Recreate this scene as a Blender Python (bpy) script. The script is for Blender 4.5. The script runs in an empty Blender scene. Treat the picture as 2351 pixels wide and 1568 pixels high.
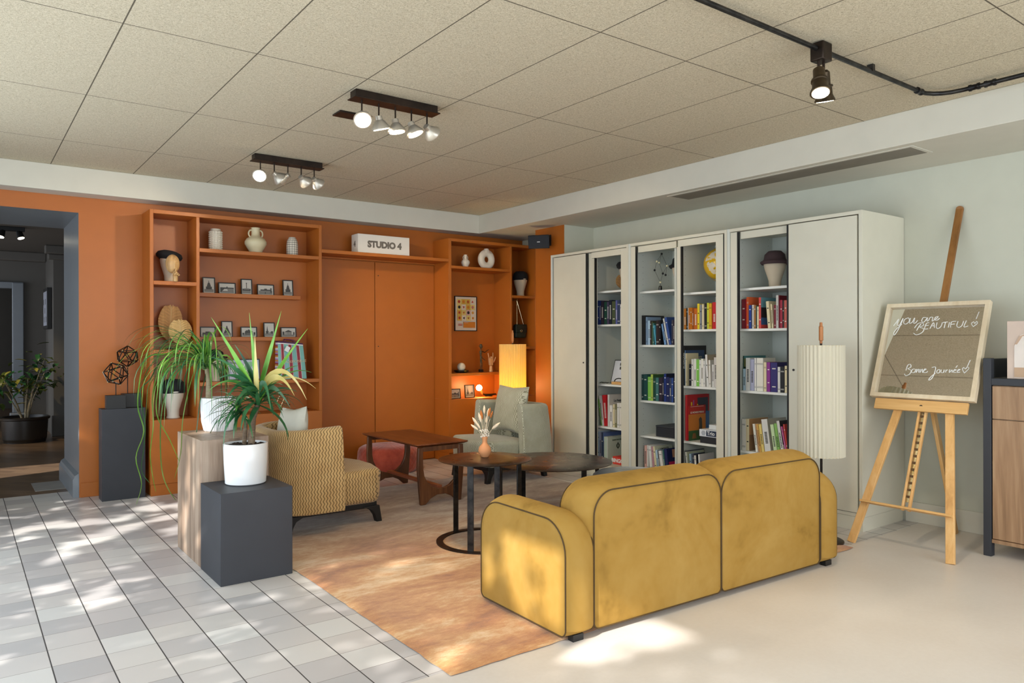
import bpy, bmesh, math, random
from mathutils import Vector, Matrix
PI = math.pi
sc = bpy.context.scene
COL = sc.collection
random.seed(7)

# ------------------------------------------------------------------ camera
W_PX, F_PX, CX, CY = 2351.0, 1706.6, 1175.5, 783.6
YAW, ROLL, CAM_H = math.atan2(1271.2, 1706.6), 0.00244, 1.34
FWD = Vector((math.sin(YAW), math.cos(YAW), 0))
_r0 = Vector((math.cos(YAW), -math.sin(YAW), 0)); _u0 = Vector((0, 0, 1))
RGT = _r0 * math.cos(ROLL) - _u0 * math.sin(ROLL)
UPV = _u0 * math.cos(ROLL) + _r0 * math.sin(ROLL)
cam_d = bpy.data.cameras.new('camera'); cam = bpy.data.objects.new('camera', cam_d); COL.objects.link(cam)
cam_d.sensor_width = 36.0; cam_d.lens = 36.0 * F_PX / W_PX; cam_d.clip_start = 0.05; cam_d.clip_end = 200
m = Matrix((RGT, UPV, -FWD)).transposed().to_4x4(); m.translation = Vector((0, 0, CAM_H))
cam.matrix_world = m
sc.camera = cam

# ------------------------------------------------------------------ world, sun, daylight, exposure
sc.view_settings.view_transform = 'Standard'; sc.view_settings.look = 'None'
sc.view_settings.gamma = 1.0; sc.view_settings.use_curve_mapping = False
sc.view_settings.exposure = 0.14
sc.cycles.max_bounces = 8; sc.cycles.diffuse_bounces = 4; sc.cycles.glossy_bounces = 3
sc.cycles.transmission_bounces = 4; sc.cycles.transparent_max_bounces = 6
sc.cycles.caustics_reflective = False; sc.cycles.caustics_refractive = False
sc.cycles.sample_clamp_indirect = 6.0
try: sc.cycles.use_denoising = True
except Exception: pass
wd = bpy.data.worlds.new('world'); sc.world = wd; wd.use_nodes = True
bg = wd.node_tree.nodes['Background']; bg.inputs[0].default_value = (0.72, 0.84, 1.0, 1); bg.inputs[1].default_value = 1.2

def light(name, kind, loc, energy, color=(1, 1, 1), direction=None, **kw):
    d = bpy.data.lights.new(name, kind); d.energy = energy; d.color = color
    for k, v in kw.items(): setattr(d, k, v)
    o = bpy.data.objects.new(name, d); COL.objects.link(o); o.location = loc
    if direction: o.rotation_euler = Vector(direction).to_track_quat('-Z', 'Y').to_euler()
    return o
SUN_DIR = Vector((0.80, 0.25, -0.60)).normalized()
light('sunlight', 'SUN', (-6, -2, 6), 7.0, (1.0, 0.96, 0.9), SUN_DIR, angle=0.018)
# daylight entering by the shopfront windows beside and behind the camera
light('daylight_side', 'AREA', (-0.70, 2.6, 1.35), 165, (0.80, 0.90, 1.0), (1, 0, 0), shape='RECTANGLE', size=7.6, size_y=2.3)
light('daylight_rear', 'AREA', (2.4, -2.4, 1.45), 150, (0.90, 0.95, 1.0), (0, 1, 0), shape='RECTANGLE', size=5.6, size_y=2.2)

# ------------------------------------------------------------------ pixel -> place helpers (rays of the photograph met with real planes)
CAM = Vector((0, 0, CAM_H))
def ray(u, v): return FWD + RGT * ((u - CX) / F_PX) + UPV * ((CY - v) / F_PX)
def at_z(u, v, z): d = ray(u, v); return CAM + d * ((z - CAM_H) / d.z)
def at_y(u, v, y): d = ray(u, v); return CAM + d * (y / d.y)
def at_x(u, v, x): d = ray(u, v); return CAM + d * (x / d.x)
def at_pl(u, v, n, dd): n = Vector(n); d = ray(u, v); return CAM + d * ((dd - n.dot(CAM)) / n.dot(d))
def mpp(p): return (Vector(p) - CAM).dot(FWD) / F_PX        # metres per photograph pixel at a place

# ------------------------------------------------------------------ mesh builder
LOC = {}
class MB:
    def __init__(s): s.v = []; s.f = []; s.m = []; s.mi = 0
    def add(s, vs, fs):
        b = len(s.v); s.v += [tuple(p) for p in vs]
        for f in fs: s.f.append(tuple(i + b for i in f)); s.m.append(s.mi)
        return s
    def box(s, x0, x1, y0, y1, z0, z1, M=None):
        vs = [Vector((x, y, z)) for z in (z0, z1) for y in (y0, y1) for x in (x0, x1)]
        if M: vs = [M @ p for p in vs]
        return s.add(vs, [(0, 2, 3, 1), (4, 5, 7, 6), (0, 1, 5, 4), (2, 6, 7, 3), (0, 4, 6, 2), (1, 3, 7, 5)])
    def bar(s, a, b, w, h, up=(0, 0, 1)):
        a, b = Vector(a), Vector(b); d = (b - a).normalized(); up = Vector(up)
        x = d.cross(up)
        if x.length < 1e-4: x = d.cross(Vector((1, 0, 0)))
        x.normalize(); y = x.cross(d).normalized()
        vs = [p + x * i * w / 2 + y * j * h / 2 for p in (a, b) for j in (-1, 1) for i in (-1, 1)]
        return s.add(vs, [(0, 2, 3, 1), (4, 5, 7, 6), (0, 1, 5, 4), (2, 6, 7, 3), (0, 4, 6, 2), (1, 3, 7, 5)])
    def tube(s, path, r, n=8, closed=False, cap=True):
        P = [Vector(p) for p in path]; k = len(P)
        rr = r if isinstance(r, (list, tuple)) else [r] * k
        rings = []; prev = None
        for i in range(k):
            if closed: t = P[(i + 1) % k] - P[i - 1]
            else: t = P[min(i + 1, k - 1)] - P[max(i - 1, 0)]
            if t.length < 1e-9: t = Vector((0, 0, 1))
            t.normalize()
            if prev is None:
                x = t.cross(Vector((0, 0, 1)))
                if x.length < 1e-3: x = t.cross(Vector((1, 0, 0)))
            else: x = prev - t * prev.dot(t)
            x.normalize(); prev = x; y = t.cross(x)
            rings.append([P[i] + (x * math.cos(2 * PI * j / n) + y * math.sin(2 * PI * j / n)) * rr[i] for j in range(n)])
        vs = [p for R in rings for p in R]; fs = []
        for i in range(k if closed else k - 1):
            a, b = i * n, ((i + 1) % k) * n
            for j in range(n): fs.append((a + j, a + (j + 1) % n, b + (j + 1) % n, b + j))
        if not closed and cap:
            fs.append(tuple(range(n))[::-1]); fs.append(tuple((k - 1) * n + j for j in range(n)))
        return s.add(vs, fs)
    def lathe(s, prof, c=(0, 0, 0), n=32, axis='z', sx=1.0, sy=1.0, cap=True):
        c = Vector(c); vs = []; fs = []; k = len(prof)
        for (r, z) in prof:
            for j in range(n):
                a = 2 * PI * j / n; x, y = r * math.cos(a) * sx, r * math.sin(a) * sy
                vs.append(c + (Vector((x, y, z)) if axis == 'z' else Vector((x, z, y)) if axis == 'y' else Vector((z, x, y))))
        for i in range(k - 1):
            for j in range(n): fs.append((i * n + j, i * n + (j + 1) % n, (i + 1) * n + (j + 1) % n, (i + 1) * n + j))
        if cap and prof[0][0] > 1e-5: fs.append(tuple(range(n))[::-1])
        if cap and prof[-1][0] > 1e-5: fs.append(tuple((k - 1) * n + j for j in range(n)))
        return s.add(vs, fs)
    def prism(s, poly, t0, t1, plane='xz'):
        n = len(poly)
        def p3(a, b, t): return {'xz': (a, t, b), 'yz': (t, a, b), 'xy': (a, b, t)}[plane]
        vs = [p3(a, b, t0) for a, b in poly] + [p3(a, b, t1) for a, b in poly]
        fs = [tuple(range(n)), tuple(range(2 * n - 1, n - 1, -1))] + [(i, i + n, (i + 1) % n + n, (i + 1) % n) for i in range(n)]
        return s.add(vs, fs)
    def ball(s, c, r, n=12, sx=1, sy=1, sz=1):
        k = max(4, n // 2)
        return s.lathe([(max(r * math.sin(PI * i / k), 1e-6), -r * math.cos(PI * i / k) * sz) for i in range(k + 1)], c, n, sx=sx, sy=sy)
    def rbox(s, c, h, r, seg=4, mid=3, fn=None):
        def axis(hh):
            a = [-hh + r * (1 - math.tan(PI / 4 * (1 - i / seg))) for i in range(seg + 1)]
            inner = [-(hh - r) + 2 * (hh - r) * i / mid for i in range(1, mid)]
            return a + inner + [-q for q in a[::-1]]
        A = [axis(q) for q in h]; vs = []; fs = []; c = Vector(c)
        def put(p):
            q = Vector(p); inn = Vector([max(-(h[i] - r), min(h[i] - r, q[i])) for i in range(3)])
            d = q - inn
            if d.length > 1e-9: d = d.normalized() * r
            q = inn + d
            if fn: q = Vector(fn(q, h))
            return c + q
        for ax in range(3):
            o = [i for i in range(3) if i != ax]
            for sgn in (-1, 1):
                base = len(vs); U, Vv = A[o[0]], A[o[1]]
                for a in U:
                    for b in Vv:
                        p = [0, 0, 0]; p[ax] = sgn * h[ax]; p[o[0]] = a; p[o[1]] = b; vs.append(put(p))
                nu, nv = len(U), len(Vv); flip = (sgn > 0) != (ax == 1)
                for i in range(nu - 1):
                    for j in range(nv - 1):
                        f = (base + i * nv + j, base + i * nv + j + 1, base + (i + 1) * nv + j + 1, base + (i + 1) * nv + j)
                        fs.append(f[::-1] if flip else f)
        return s.add(vs, fs)
    def strip(s, pts, ws, side, fold=0.0):
        """a leaf: points along its spine, half widths, sideways directions"""
        vs = []; fs = []; k = len(pts)
        for p, w, sd in zip(pts, ws, side):
            p = Vector(p); sd = Vector(sd); vs += [p - sd * w, p + Vector((0, 0, -fold * w)), p + sd * w]
        for i in range(k - 1):
            a = i * 3; fs += [(a, a + 1, a + 4, a + 3), (a + 1, a + 2, a + 5, a + 4)]
        return s.add(vs, fs)
    def xf(s, M, start=0):
        for i in range(start, len(s.v)): s.v[i] = tuple(M @ Vector(s.v[i]))
        return s
    def build(s, name, mats, parent=None, world=False, bevel=0, smooth=40, weld=False, seg=2):
        me = bpy.data.meshes.new(name); vs = s.v
        if world and parent is not None:
            L = LOC.get(parent.name, (0, 0, 0)); vs = [(p[0] - L[0], p[1] - L[1], p[2] - L[2]) for p in vs]
        me.from_pydata(vs, [], s.f)
        if not isinstance(mats, (list, tuple)): mats = [mats]
        for q in mats: me.materials.append(q)
        for i, p in enumerate(me.polygons): p.material_index = min(s.m[i], len(mats) - 1)
        b = bmesh.new(); b.from_mesh(me)
        if weld: bmesh.ops.remove_doubles(b, verts=b.verts, dist=1e-5)
        if not getattr(s, 'open', False): bmesh.ops.recalc_face_normals(b, faces=b.faces)
        b.to_mesh(me); b.free()
        if smooth:
            for p in me.polygons: p.use_smooth = True
            me.set_sharp_from_angle(angle=math.radians(smooth))
        o = bpy.data.objects.new(name, me); COL.objects.link(o)
        if parent is not None:
            o.parent = parent
            if world: LOC[o.name] = LOC.get(parent.name, (0, 0, 0))
        if bevel:
            q = o.modifiers.new('bevel', 'BEVEL'); q.width = bevel; q.segments = seg; q.limit_method = 'ANGLE'; q.angle_limit = math.radians(35)
        return o

def tag(o, label, cat, group=None, kind=None):
    o['label'] = label; o['category'] = cat
    if group: o['group'] = group
    if kind: o['kind'] = kind
    return o
def thing(name, label, cat, loc=(0, 0, 0), rz=0.0, group=None):
    o = bpy.data.objects.new(name, None); COL.objects.link(o); o.empty_display_size = 0.05
    o.location = loc; o.rotation_euler = (0, 0, rz); LOC[o.name] = tuple(float(c) for c in loc)
    return tag(o, label, cat, group)
def struct(o): o['kind'] = 'structure'; return o
def copy_tree(o, parent=None):
    c = o.copy(); COL.objects.link(c)
    if parent is not None: c.parent = parent
    for ch in list(o.children): copy_tree(ch, c)
    return c
def text_mesh(txt, size, offset=0.0, extrude=0.0005, align='CENTER', shear=0.0, spacing=1.0):
    """letters as mesh data in the xy plane"""
    cu = bpy.data.curves.new('t', 'FONT'); cu.body = txt; cu.size = size; cu.offset = offset; cu.extrude = extrude
    cu.align_x = align; cu.align_y = 'CENTER'; cu.shear = shear; cu.space_character = spacing; cu.resolution_u = 3
    o = bpy.data.objects.new('t', cu); COL.objects.link(o)
    dg = bpy.context.evaluated_depsgraph_get(); me = bpy.data.meshes.new_from_object(o.evaluated_get(dg))
    bpy.data.objects.remove(o); bpy.data.curves.remove(cu)
    return me
def lettering(txt, size, mat, parent, pos, xdir, ydir, name='lettering', **kw):
    """pos is in parent space; xdir/ydir give the reading direction and the letters' up"""
    me = text_mesh(txt, size, **kw); x = Vector(xdir).normalized(); y = Vector(ydir).normalized(); z = x.cross(y)
    M = Matrix((x, y, z)).transposed().to_4x4(); M.translation = Vector(pos)
    me.transform(M); me.materials.clear(); me.materials.append(mat)
    o = bpy.data.objects.new(name, me); COL.objects.link(o); o.parent = parent
    return o

# ------------------------------------------------------------------ materials
def srgb(r, g, b):
    def c(x): x /= 255.0; return x / 12.92 if x <= 0.04045 else ((x + 0.055) / 1.055) ** 2.4
    return (c(r), c(g), c(b), 1.0)
class NT:
    def __init__(s, name):
        s.mat = bpy.data.materials.new(name); s.mat.use_nodes = True; s.t = s.mat.node_tree; s.b = s.t.nodes['Principled BSDF']
        s.co = None
    def n(s, kind, **kw):
        q = s.t.nodes.new(kind)
        for k, v in kw.items():
            if k.startswith('_'): setattr(q, k[1:], v)
        return q
    def link(s, a, b): s.t.links.new(a, b)
    def obj(s):
        if s.co is None: s.co = s.n('ShaderNodeTexCoord').outputs['Object']
        return s.co
    def map(s, scale=(1, 1, 1), src=None, rot=(0, 0, 0)):
        q = s.n('ShaderNodeMapping'); q.inputs['Scale'].default_value = scale; q.inputs['Rotation'].default_value = rot
        s.link(src or s.obj(), q.inputs['Vector']); return q.outputs[0]
    def noise(s, scale, detail=3, rough=0.55, vec=None, dist=0.0):
        q = s.n('ShaderNodeTexNoise'); q.inputs['Scale'].default_value = scale; q.inputs['Detail'].default_value = detail
        q.inputs['Roughness'].default_value = rough; q.inputs['Distortion'].default_value = dist
        s.link(vec if vec is not None else s.obj(), q.inputs['Vector']); return q.outputs['Fac']
    def ramp(s, fac, stops):
        q = s.n('ShaderNodeValToRGB'); e = q.color_ramp.elements
        while len(e) < len(stops): e.new(0.5)
        for el, (p, c) in zip(e, stops): el.position = p; el.color = c
        s.link(fac, q.inputs[0]); return q.outputs[0]
    def math(s, op, a, b=None, c=None):
        q = s.n('ShaderNodeMath'); q.operation = op
        for i, x in enumerate((a, b, c)):
            if x is None: continue
            if isinstance(x, (int, float)): q.inputs[i].default_value = x
            else: s.link(x, q.inputs[i])
        return q.outputs[0]
    def mix(s, f, a, b, mode='MIX'):
        q = s.n('ShaderNodeMix'); q.data_type = 'RGBA'; q.blend_type = mode
        for i, x in ((0, f), (6, a), (7, b)):
            if isinstance(x, (int, float)): q.inputs[i].default_value = x
            elif isinstance(x, tuple): q.inputs[i].default_value = x
            else: s.link(x, q.inputs[i])
        return q.outputs[2]
    def xyz(s, vec=None):
        q = s.n('ShaderNodeSeparateXYZ'); s.link(vec if vec is not None else s.obj(), q.inputs[0]); return q.outputs
    def base(s, c):
        if isinstance(c, tuple): s.b.inputs['Base Color'].default_value = c
        else: s.link(c, s.b.inputs['Base Color'])
        return s
    def set(s, rough=None, metal=None, spec=None, sheen=None, coat=None):
        def p(k, x):
            if x is None: return
            if isinstance(x, (int, float)): s.b.inputs[k].default_value = x
            else: s.link(x, s.b.inputs[k])
        p('Roughness', rough); p('Metallic', metal); p('Specular IOR Level', spec); p('Sheen Weight', sheen); p('Coat Weight', coat)
        return s
    def bump(s, h, strength=0.2, dist=0.01):
        q = s.n('ShaderNodeBump'); q.inputs['Strength'].default_value = strength; q.inputs['Distance'].default_value = dist
        s.link(h, q.inputs['Height']); s.link(q.outputs[0], s.b.inputs['Normal']); return s

_plain = {}
def plain(r, g, b, rough=0.6, metal=0.0, var=0.06, spec=0.5):
    """a painted or moulded surface with a faint unevenness"""
    key = (r, g, b, rough, metal, var, spec)
    if key in _plain: return _plain[key]
    t = NT('paint_%d_%d_%d' % (r, g, b)); c = srgb(r, g, b)
    if var:
        f = t.noise(6.0, 2)
        lo = tuple(x * (1 - var) for x in c[:3]) + (1,); hi = tuple(min(1, x * (1 + var)) for x in c[:3]) + (1,)
        t.base(t.ramp(f, [(0.3, lo), (0.7, hi)]))
    else: t.base(c)
    t.set(rough, metal, spec); _plain[key] = t.mat; return t.mat

def wood(name, dark, mid, lite, axis='z', scale=1.0, rough=0.45, fig=1.0):
    t = NT(name); st = {'x': (0.6, 9, 9), 'y': (9, 0.6, 9), 'z': (9, 9, 0.6)}[axis]
    v = t.map(tuple(q * scale for q in st)); n1 = t.noise(1.0, 4, 0.6, v, dist=0.8 * fig); n2 = t.noise(7.0, 3, 0.6, v)
    f = t.math('ADD', t.math('MULTIPLY', n1, 0.75), t.math('MULTIPLY', n2, 0.25))
    t.base(t.ramp(f, [(0.30, srgb(*dark)), (0.5, srgb(*mid)), (0.70, srgb(*lite))])).set(rough)
    return t.bump(n2, 0.05).mat
def velvet(name, dark, mid, lite, sc_=5.0):
    t = NT(name); n1 = t.noise(sc_, 4, 0.65, dist=0.6); n2 = t.noise(sc_ * 7, 2)
    f = t.math('ADD', t.math('MULTIPLY', n1, 0.8), t.math('MULTIPLY', n2, 0.2))
    t.base(t.ramp(f, [(0.30, srgb(*dark)), (0.46, srgb(*mid)), (0.68, srgb(*lite))])).set(0.75, spec=0.2, sheen=0.3)
    t.b.inputs['Sheen Roughness'].default_value = 0.35; t.b.inputs['Sheen Tint'].default_value = srgb(*lite)
    return t.bump(n2, 0.08).mat

def m_tiles():
    t = NT('floor_tiles'); o = t.xyz()
    cx = t.math('DIVIDE', t.math('SUBTRACT', o[0], 0.1075), 0.2); cy = t.math('DIVIDE', t.math('SUBTRACT', o[1], 0.0025), 0.2)
    comb = t.n('ShaderNodeCombineXYZ'); t.link(t.math('FLOOR', cx), comb.inputs[0]); t.link(t.math('FLOOR', cy), comb.inputs[1])
    wn = t.n('ShaderNodeTexWhiteNoise'); t.link(comb.outputs[0], wn.inputs['Vector'])
    tone = t.ramp(wn.outputs['Value'], [(0.0, srgb(178, 176, 176)), (0.35, srgb(196, 191, 189)), (0.7, srgb(208, 203, 198)), (1.0, srgb(214, 212, 208))])
    big = t.noise(0.9, 1); tone = t.mix(t.math('MULTIPLY', big, 0.25), tone, srgb(166, 160, 158), 'MIX')
    fx = t.math('ABSOLUTE', t.math('SUBTRACT', t.math('FRACT', cx), 0.5)); fy = t.math('ABSOLUTE', t.math('SUBTRACT', t.math('FRACT', cy), 0.5))
    gx = t.math('GREATER_THAN', fx, 0.487); gy = t.math('GREATER_THAN', fy, 0.4925)
    col = t.mix(t.math('MULTIPLY', gy, 0.75), tone, srgb(104, 92, 84)); col = t.mix(gx, col, srgb(62, 58, 56))
    g = t.math('MAXIMUM', gx, gy)
    t.base(col).set(t.math('ADD', 0.34, t.math('MULTIPLY', g, 0.4)))
    return t.bump(t.math('SUBTRACT', 1.0, g), 0.3, 0.003).mat
def m_concrete():
    t = NT('polished_concrete'); n1 = t.noise(1.3, 4); n2 = t.noise(45, 2)
    f = t.math('ADD', t.math('MULTIPLY', n1, 0.8), t.math('MULTIPLY', n2, 0.2))
    t.base(t.ramp(f, [(0.3, srgb(204, 196, 188)), (0.55, srgb(214, 207, 200)), (0.75, srgb(220, 214, 208))])).set(0.38)
    return t.mat
def m_ceiling():
    t = NT('wood_wool_panels'); o = t.xyz()
    n1 = t.noise(110, 4, 0.75, dist=1.2); n2 = t.noise(260, 2, 0.6, dist=2.0); n3 = t.noise(3.0, 2)
    f = t.math('ADD', t.math('MULTIPLY', n1, 0.6), t.math('MULTIPLY', n2, 0.4))
    col = t.ramp(f, [(0.36, srgb(136, 126, 106)), (0.47, srgb(194, 182, 156)), (0.60, srgb(224, 214, 190))])
    col = t.mix(t.math('MULTIPLY', n3, 0.3), col, srgb(196, 184, 162))
    cx = t.math('DIVIDE', t.math('SUBTRACT', o[0], 0.612), 0.6135); cy = t.math('DIVIDE', t.math('SUBTRACT', o[1], 1.352), 1.231)
    fx = t.math('ABSOLUTE', t.math('SUBTRACT', t.math('FRACT', cx), 0.5)); fy = t.math('ABSOLUTE', t.math('SUBTRACT', t.math('FRACT', cy), 0.5))
    g = t.math('MAXIMUM', t.math('GREATER_THAN', fx, 0.4945), t.math('GREATER_THAN', fy, 0.4972))
    t.base(t.mix(t.math('MULTIPLY', g, 0.85), col, srgb(70, 62, 52))).set(0.95, spec=0.1)
    return t.bump(f, 0.6, 0.006).mat
def m_rug():
    t = NT('hand_dyed_rug'); v = t.map((1.0, 2.2, 1.0)); n1 = t.noise(1.5, 5, 0.62, v, dist=0.5); n2 = t.noise(16, 3, 0.7, v); n3 = t.noise(140, 2)
    f = t.math('ADD', t.math('ADD', t.math('MULTIPLY', n1, 0.72), t.math('MULTIPLY', n2, 0.22)), t.math('MULTIPLY', n3, 0.06))
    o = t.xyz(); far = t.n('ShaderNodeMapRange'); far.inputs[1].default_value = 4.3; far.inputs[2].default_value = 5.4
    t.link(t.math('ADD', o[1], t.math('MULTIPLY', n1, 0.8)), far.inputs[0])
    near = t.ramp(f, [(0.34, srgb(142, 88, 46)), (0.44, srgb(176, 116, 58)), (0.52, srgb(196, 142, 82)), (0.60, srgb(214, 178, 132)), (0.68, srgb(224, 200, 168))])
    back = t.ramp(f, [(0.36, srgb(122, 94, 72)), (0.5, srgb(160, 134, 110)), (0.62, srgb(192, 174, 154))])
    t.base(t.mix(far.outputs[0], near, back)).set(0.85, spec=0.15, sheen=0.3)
    return t.bump(n3, 0.4, 0.004).mat
def m_weave(name, ground, line, lite, k=46.0, amp=0.22, sg='SUBTRACT'):
    """a jacquard of wavy upright lines"""
    t = NT(name); o = t.xyz(); u = t.math(sg, o[0], o[1])
    ph = t.math('MULTIPLY', o[2], 2 * PI * k * 0.62)
    w = t.math('ADD', t.math('MULTIPLY', u, k), t.math('MULTIPLY', t.math('SINE', ph), amp))
    fr = t.math('ABSOLUTE', t.math('SUBTRACT', t.math('FRACT', w), 0.5))
    l = t.math('GREATER_THAN', fr, 0.36); n = t.noise(9, 3)
    g = t.ramp(n, [(0.3, srgb(*ground)), (0.7, srgb(*lite))])
    t.base(t.mix(t.math('MULTIPLY', l, 0.85), g, srgb(*line))).set(0.85, spec=0.15, sheen=0.25)
    return t.bump(fr, 0.25, 0.003).mat
def m_quilt(name, dark, lite, k=16.0):
    t = NT(name); o = t.xyz(); n = t.noise(8, 4)
    a = t.n('ShaderNodeMath'); a.operation = 'ARCTAN2'; t.link(o[1], a.inputs[0]); t.link(o[0], a.inputs[1])
    u = t.math('MULTIPLY', a.outputs[0], 0.30); p = t.math('MULTIPLY', t.math('ADD', u, o[2]), k); q = t.math('MULTIPLY', t.math('SUBTRACT', u, o[2]), k)
    d = t.math('MINIMUM', t.math('ABSOLUTE', t.math('SUBTRACT', t.math('FRACT', p), 0.5)), t.math('ABSOLUTE', t.math('SUBTRACT', t.math('FRACT', q), 0.5)))
    t.base(t.ramp(n, [(0.3, srgb(*dark)), (0.7, srgb(*lite))])).set(0.8, spec=0.2, sheen=0.5)
    return t.bump(d, 0.5, 0.01).mat
def m_leaf(name, a, b, c):
    t = NT(name); n = t.noise(7, 2); t.base(t.ramp(n, [(0.3, srgb(*a)), (0.5, srgb(*b)), (0.72, srgb(*c))])).set(0.38)
    t.b.inputs['Subsurface Weight'].default_value = 0.0
    return t.mat
def m_metal(name, a, b, rough=0.3, metal=0.85, s=3.0):
    t = NT(name); n = t.noise(s, 4, 0.6, dist=0.5); t.base(t.ramp(n, [(0.35, srgb(*a)), (0.65, srgb(*b))]))
    r = t.noise(s * 4, 2); t.set(t.math('ADD', rough - 0.06, t.math('MULTIPLY', r, 0.16)), metal); return t.mat
def m_emit(name, col, strength):
    t = NT(name); t.base(col); t.b.inputs['Emission Color'].default_value = col; t.b.inputs['Emission Strength'].default_value = strength; return t.mat
def m_shade(name, col, trans, emit=0.0, ecol=None):
    t = NT(name); tr = t.n('ShaderNodeBsdfTranslucent'); df = t.n('ShaderNodeBsdfDiffuse'); mx = t.n('ShaderNodeMixShader')
    tr.inputs[0].default_value = ecol or col; df.inputs[0].default_value = col; mx.inputs[0].default_value = trans
    t.link(df.outputs[0], mx.inputs[1]); t.link(tr.outputs[0], mx.inputs[2]); out = t.t.nodes['Material Output']
    t.link(mx.outputs[0], out.inputs[0]); return t.mat
def m_herring():
    t = NT('herringbone_parquet'); o = t.xyz()
    br = t.n('ShaderNodeTexBrick'); v = t.map((1, 1, 1), rot=(0, 0, PI / 4)); t.link(v, br.inputs['Vector'])
    br.inputs['Scale'].default_value = 1.0; br.inputs['Brick Width'].default_value = 0.5; br.inputs['Row Height'].default_value = 0.09; br.inputs['Mortar Size'].default_value = 0.003
    br.inputs['Color1'].default_value = srgb(92, 70, 52); br.inputs['Color2'].default_value = srgb(124, 98, 74); br.inputs['Mortar'].default_value = srgb(52, 38, 28)
    n = t.noise(5, 3, vec=t.map((1, 5, 1))); t.base(t.mix(t.math('MULTIPLY', n, 0.35), br.outputs['Color'], srgb(150, 128, 108))).set(0.3); return t.mat

def m_peg():
    t = NT('drilled_panel'); o = t.xyz(); zf = t.math('SUBTRACT', t.math('FRACT', t.math('DIVIDE', o[2], .056)), .5)
    z2 = t.math('POWER', t.math('MULTIPLY', zf, .056), 2.0); out = None
    for x in (-.12, .24):
        r2 = t.math('ADD', t.math('POWER', t.math('SUBTRACT', o[0], x), 2.0), z2); q = t.math('LESS_THAN', r2, 9e-6); out = q if out is None else t.math('MAXIMUM', out, q)
    t.base(t.mix(out, srgb(206, 210, 202), srgb(112, 110, 102))).set(.5); return t.mat
M_TILE, M_CONC, M_CEIL, M_RUG = m_tiles(), m_concrete(), m_ceiling(), m_rug()
M_ORANGE = plain(174, 97, 30, 0.42, var=0.03)
M_WHITE = plain(206, 202, 188, 0.7, var=0.02)
M_GREEN = plain(196, 196, 180, 0.7, var=0.02)
M_GREY = plain(128, 134, 140, 0.35, var=0.03)
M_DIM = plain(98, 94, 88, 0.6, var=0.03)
M_CAB = plain(212, 208, 190, 0.42, var=0.02)
M_CABIN = plain(206, 210, 202, 0.5, var=0.02)
M_PEG = m_peg()
M_SHELF = plain(236, 236, 230, 0.4, var=0.01)
M_BLACK = plain(20, 20, 20, 0.45)
M_GASKET = plain(14, 14, 14, 0.5)
M_PLINTH = plain(46, 48, 54, 0.55, var=0.05)
M_BRONZE = m_metal('browned_steel', (30, 24, 20), (58, 46, 38), 0.4, 0.7)
M_STEEL = m_metal('dark_steel', (34, 34, 36), (64, 62, 60), 0.36, 0.8, 12)
M_TOP = m_metal('waxed_steel', (46, 36, 30), (84, 68, 56), 0.27, 0.75, 2.5)
M_GOLDV = velvet('gold_velvet', (120, 90, 34), (156, 120, 54), (168, 134, 70), 2.2)
M_PIPE = plain(70, 50, 16, 0.8)
M_TEAK = wood('teak', (74, 36, 18), (118, 62, 32), (158, 94, 54), 'y', 1.6, 0.32)
M_WALNUT = wood('walnut_board', (104, 84, 68), (150, 126, 106), (180, 160, 140), 'z', 0.8, 0.5, 2.0)
M_OAK = wood('oak_veneer', (118, 88, 62), (156, 122, 90), (182, 150, 116), 'z', 0.7, 0.5, 2.4)
M_PINE = wood('beech', (196, 146, 84), (220, 172, 108), (232, 192, 134), 'z', 1.0, 0.45)
M_PINEY = wood('beech_cross', (200, 150, 88), (222, 176, 112), (234, 196, 138), 'y', 1.0, 0.45)
M_MAST = wood('mast_wood', (120, 78, 34), (146, 98, 48), (160, 112, 60), 'z', 1.0, 0.5)
M_BIRCH = wood('pale_frame_wood', (206, 186, 152), (222, 204, 174), (232, 218, 192), 'z', 0.8, 0.5)
M_HANDLE = wood('lamp_handle', (140, 84, 40), (176, 112, 58), (196, 136, 80), 'z', 2.0, 0.5)
M_CERAM = plain(226, 216, 196, 0.45, var=0.03)
M_POTW = plain(226, 226, 226, 0.25, var=0.0)
M_HEAD = plain(206, 190, 166, 0.8, var=0.04)
M_SOIL = plain(52, 38, 30, 0.95, var=0.3)
M_PRINT = plain(196, 190, 178, 0.5, var=0.05)
M_INK = plain(72, 70, 66, 0.6, var=0.2)
M_INK2 = plain(128, 124, 116, 0.6, var=0.15)
M_WHITEINK = plain(236, 236, 232, 0.6, var=0.0)
M_FRAME = plain(24, 20, 18, 0.4)

# ------------------------------------------------------------------ the setting
XL, XR, YB, YF, ZC, ZS = -0.75, 5.665, -2.5, 7.384, 2.81, 2.597
def slab(name, mats, *boxes, bevel=0):
    b = MB()
    for q in boxes:
        b.mi = q[6] if len(q) > 6 else 0; b.box(*q[:6])
    return struct(b.build(name, mats, smooth=0, bevel=bevel))
slab('floor_tiles', M_TILE, (XL, XR + .1, 2.585, 7.76, -.1, 0))
slab('floor_concrete', M_CONC, (XL - 1.5, XR + .1, YB - .5, 2.585, -.1, 0))
slab('ceiling', M_CEIL, (XL, XR, YB, YF, ZC, ZC + .1))
slab('wall_back', M_ORANGE, (0.835, XR, YF, YF + .004, 0, ZC), (XL, 0.835, YF, YF + .004, 2.461, ZC))
slab('wall_passage', M_GREY, (0.835, 2.2, YF + .004, 8.5, 0, 2.9), (XL, 0.835, YF + .004, 8.5, 2.461, 2.9), (XL - .3, XL, YF, 8.5, 0, 2.9))
slab('wall_right', M_GREEN, (XR, XR + .12, YB, YF + .2, 0, ZC))
slab('ceiling_soffit_back', M_WHITE, (XL, 4.865, 7.165, YF, ZS, ZC), bevel=.004)
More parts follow.
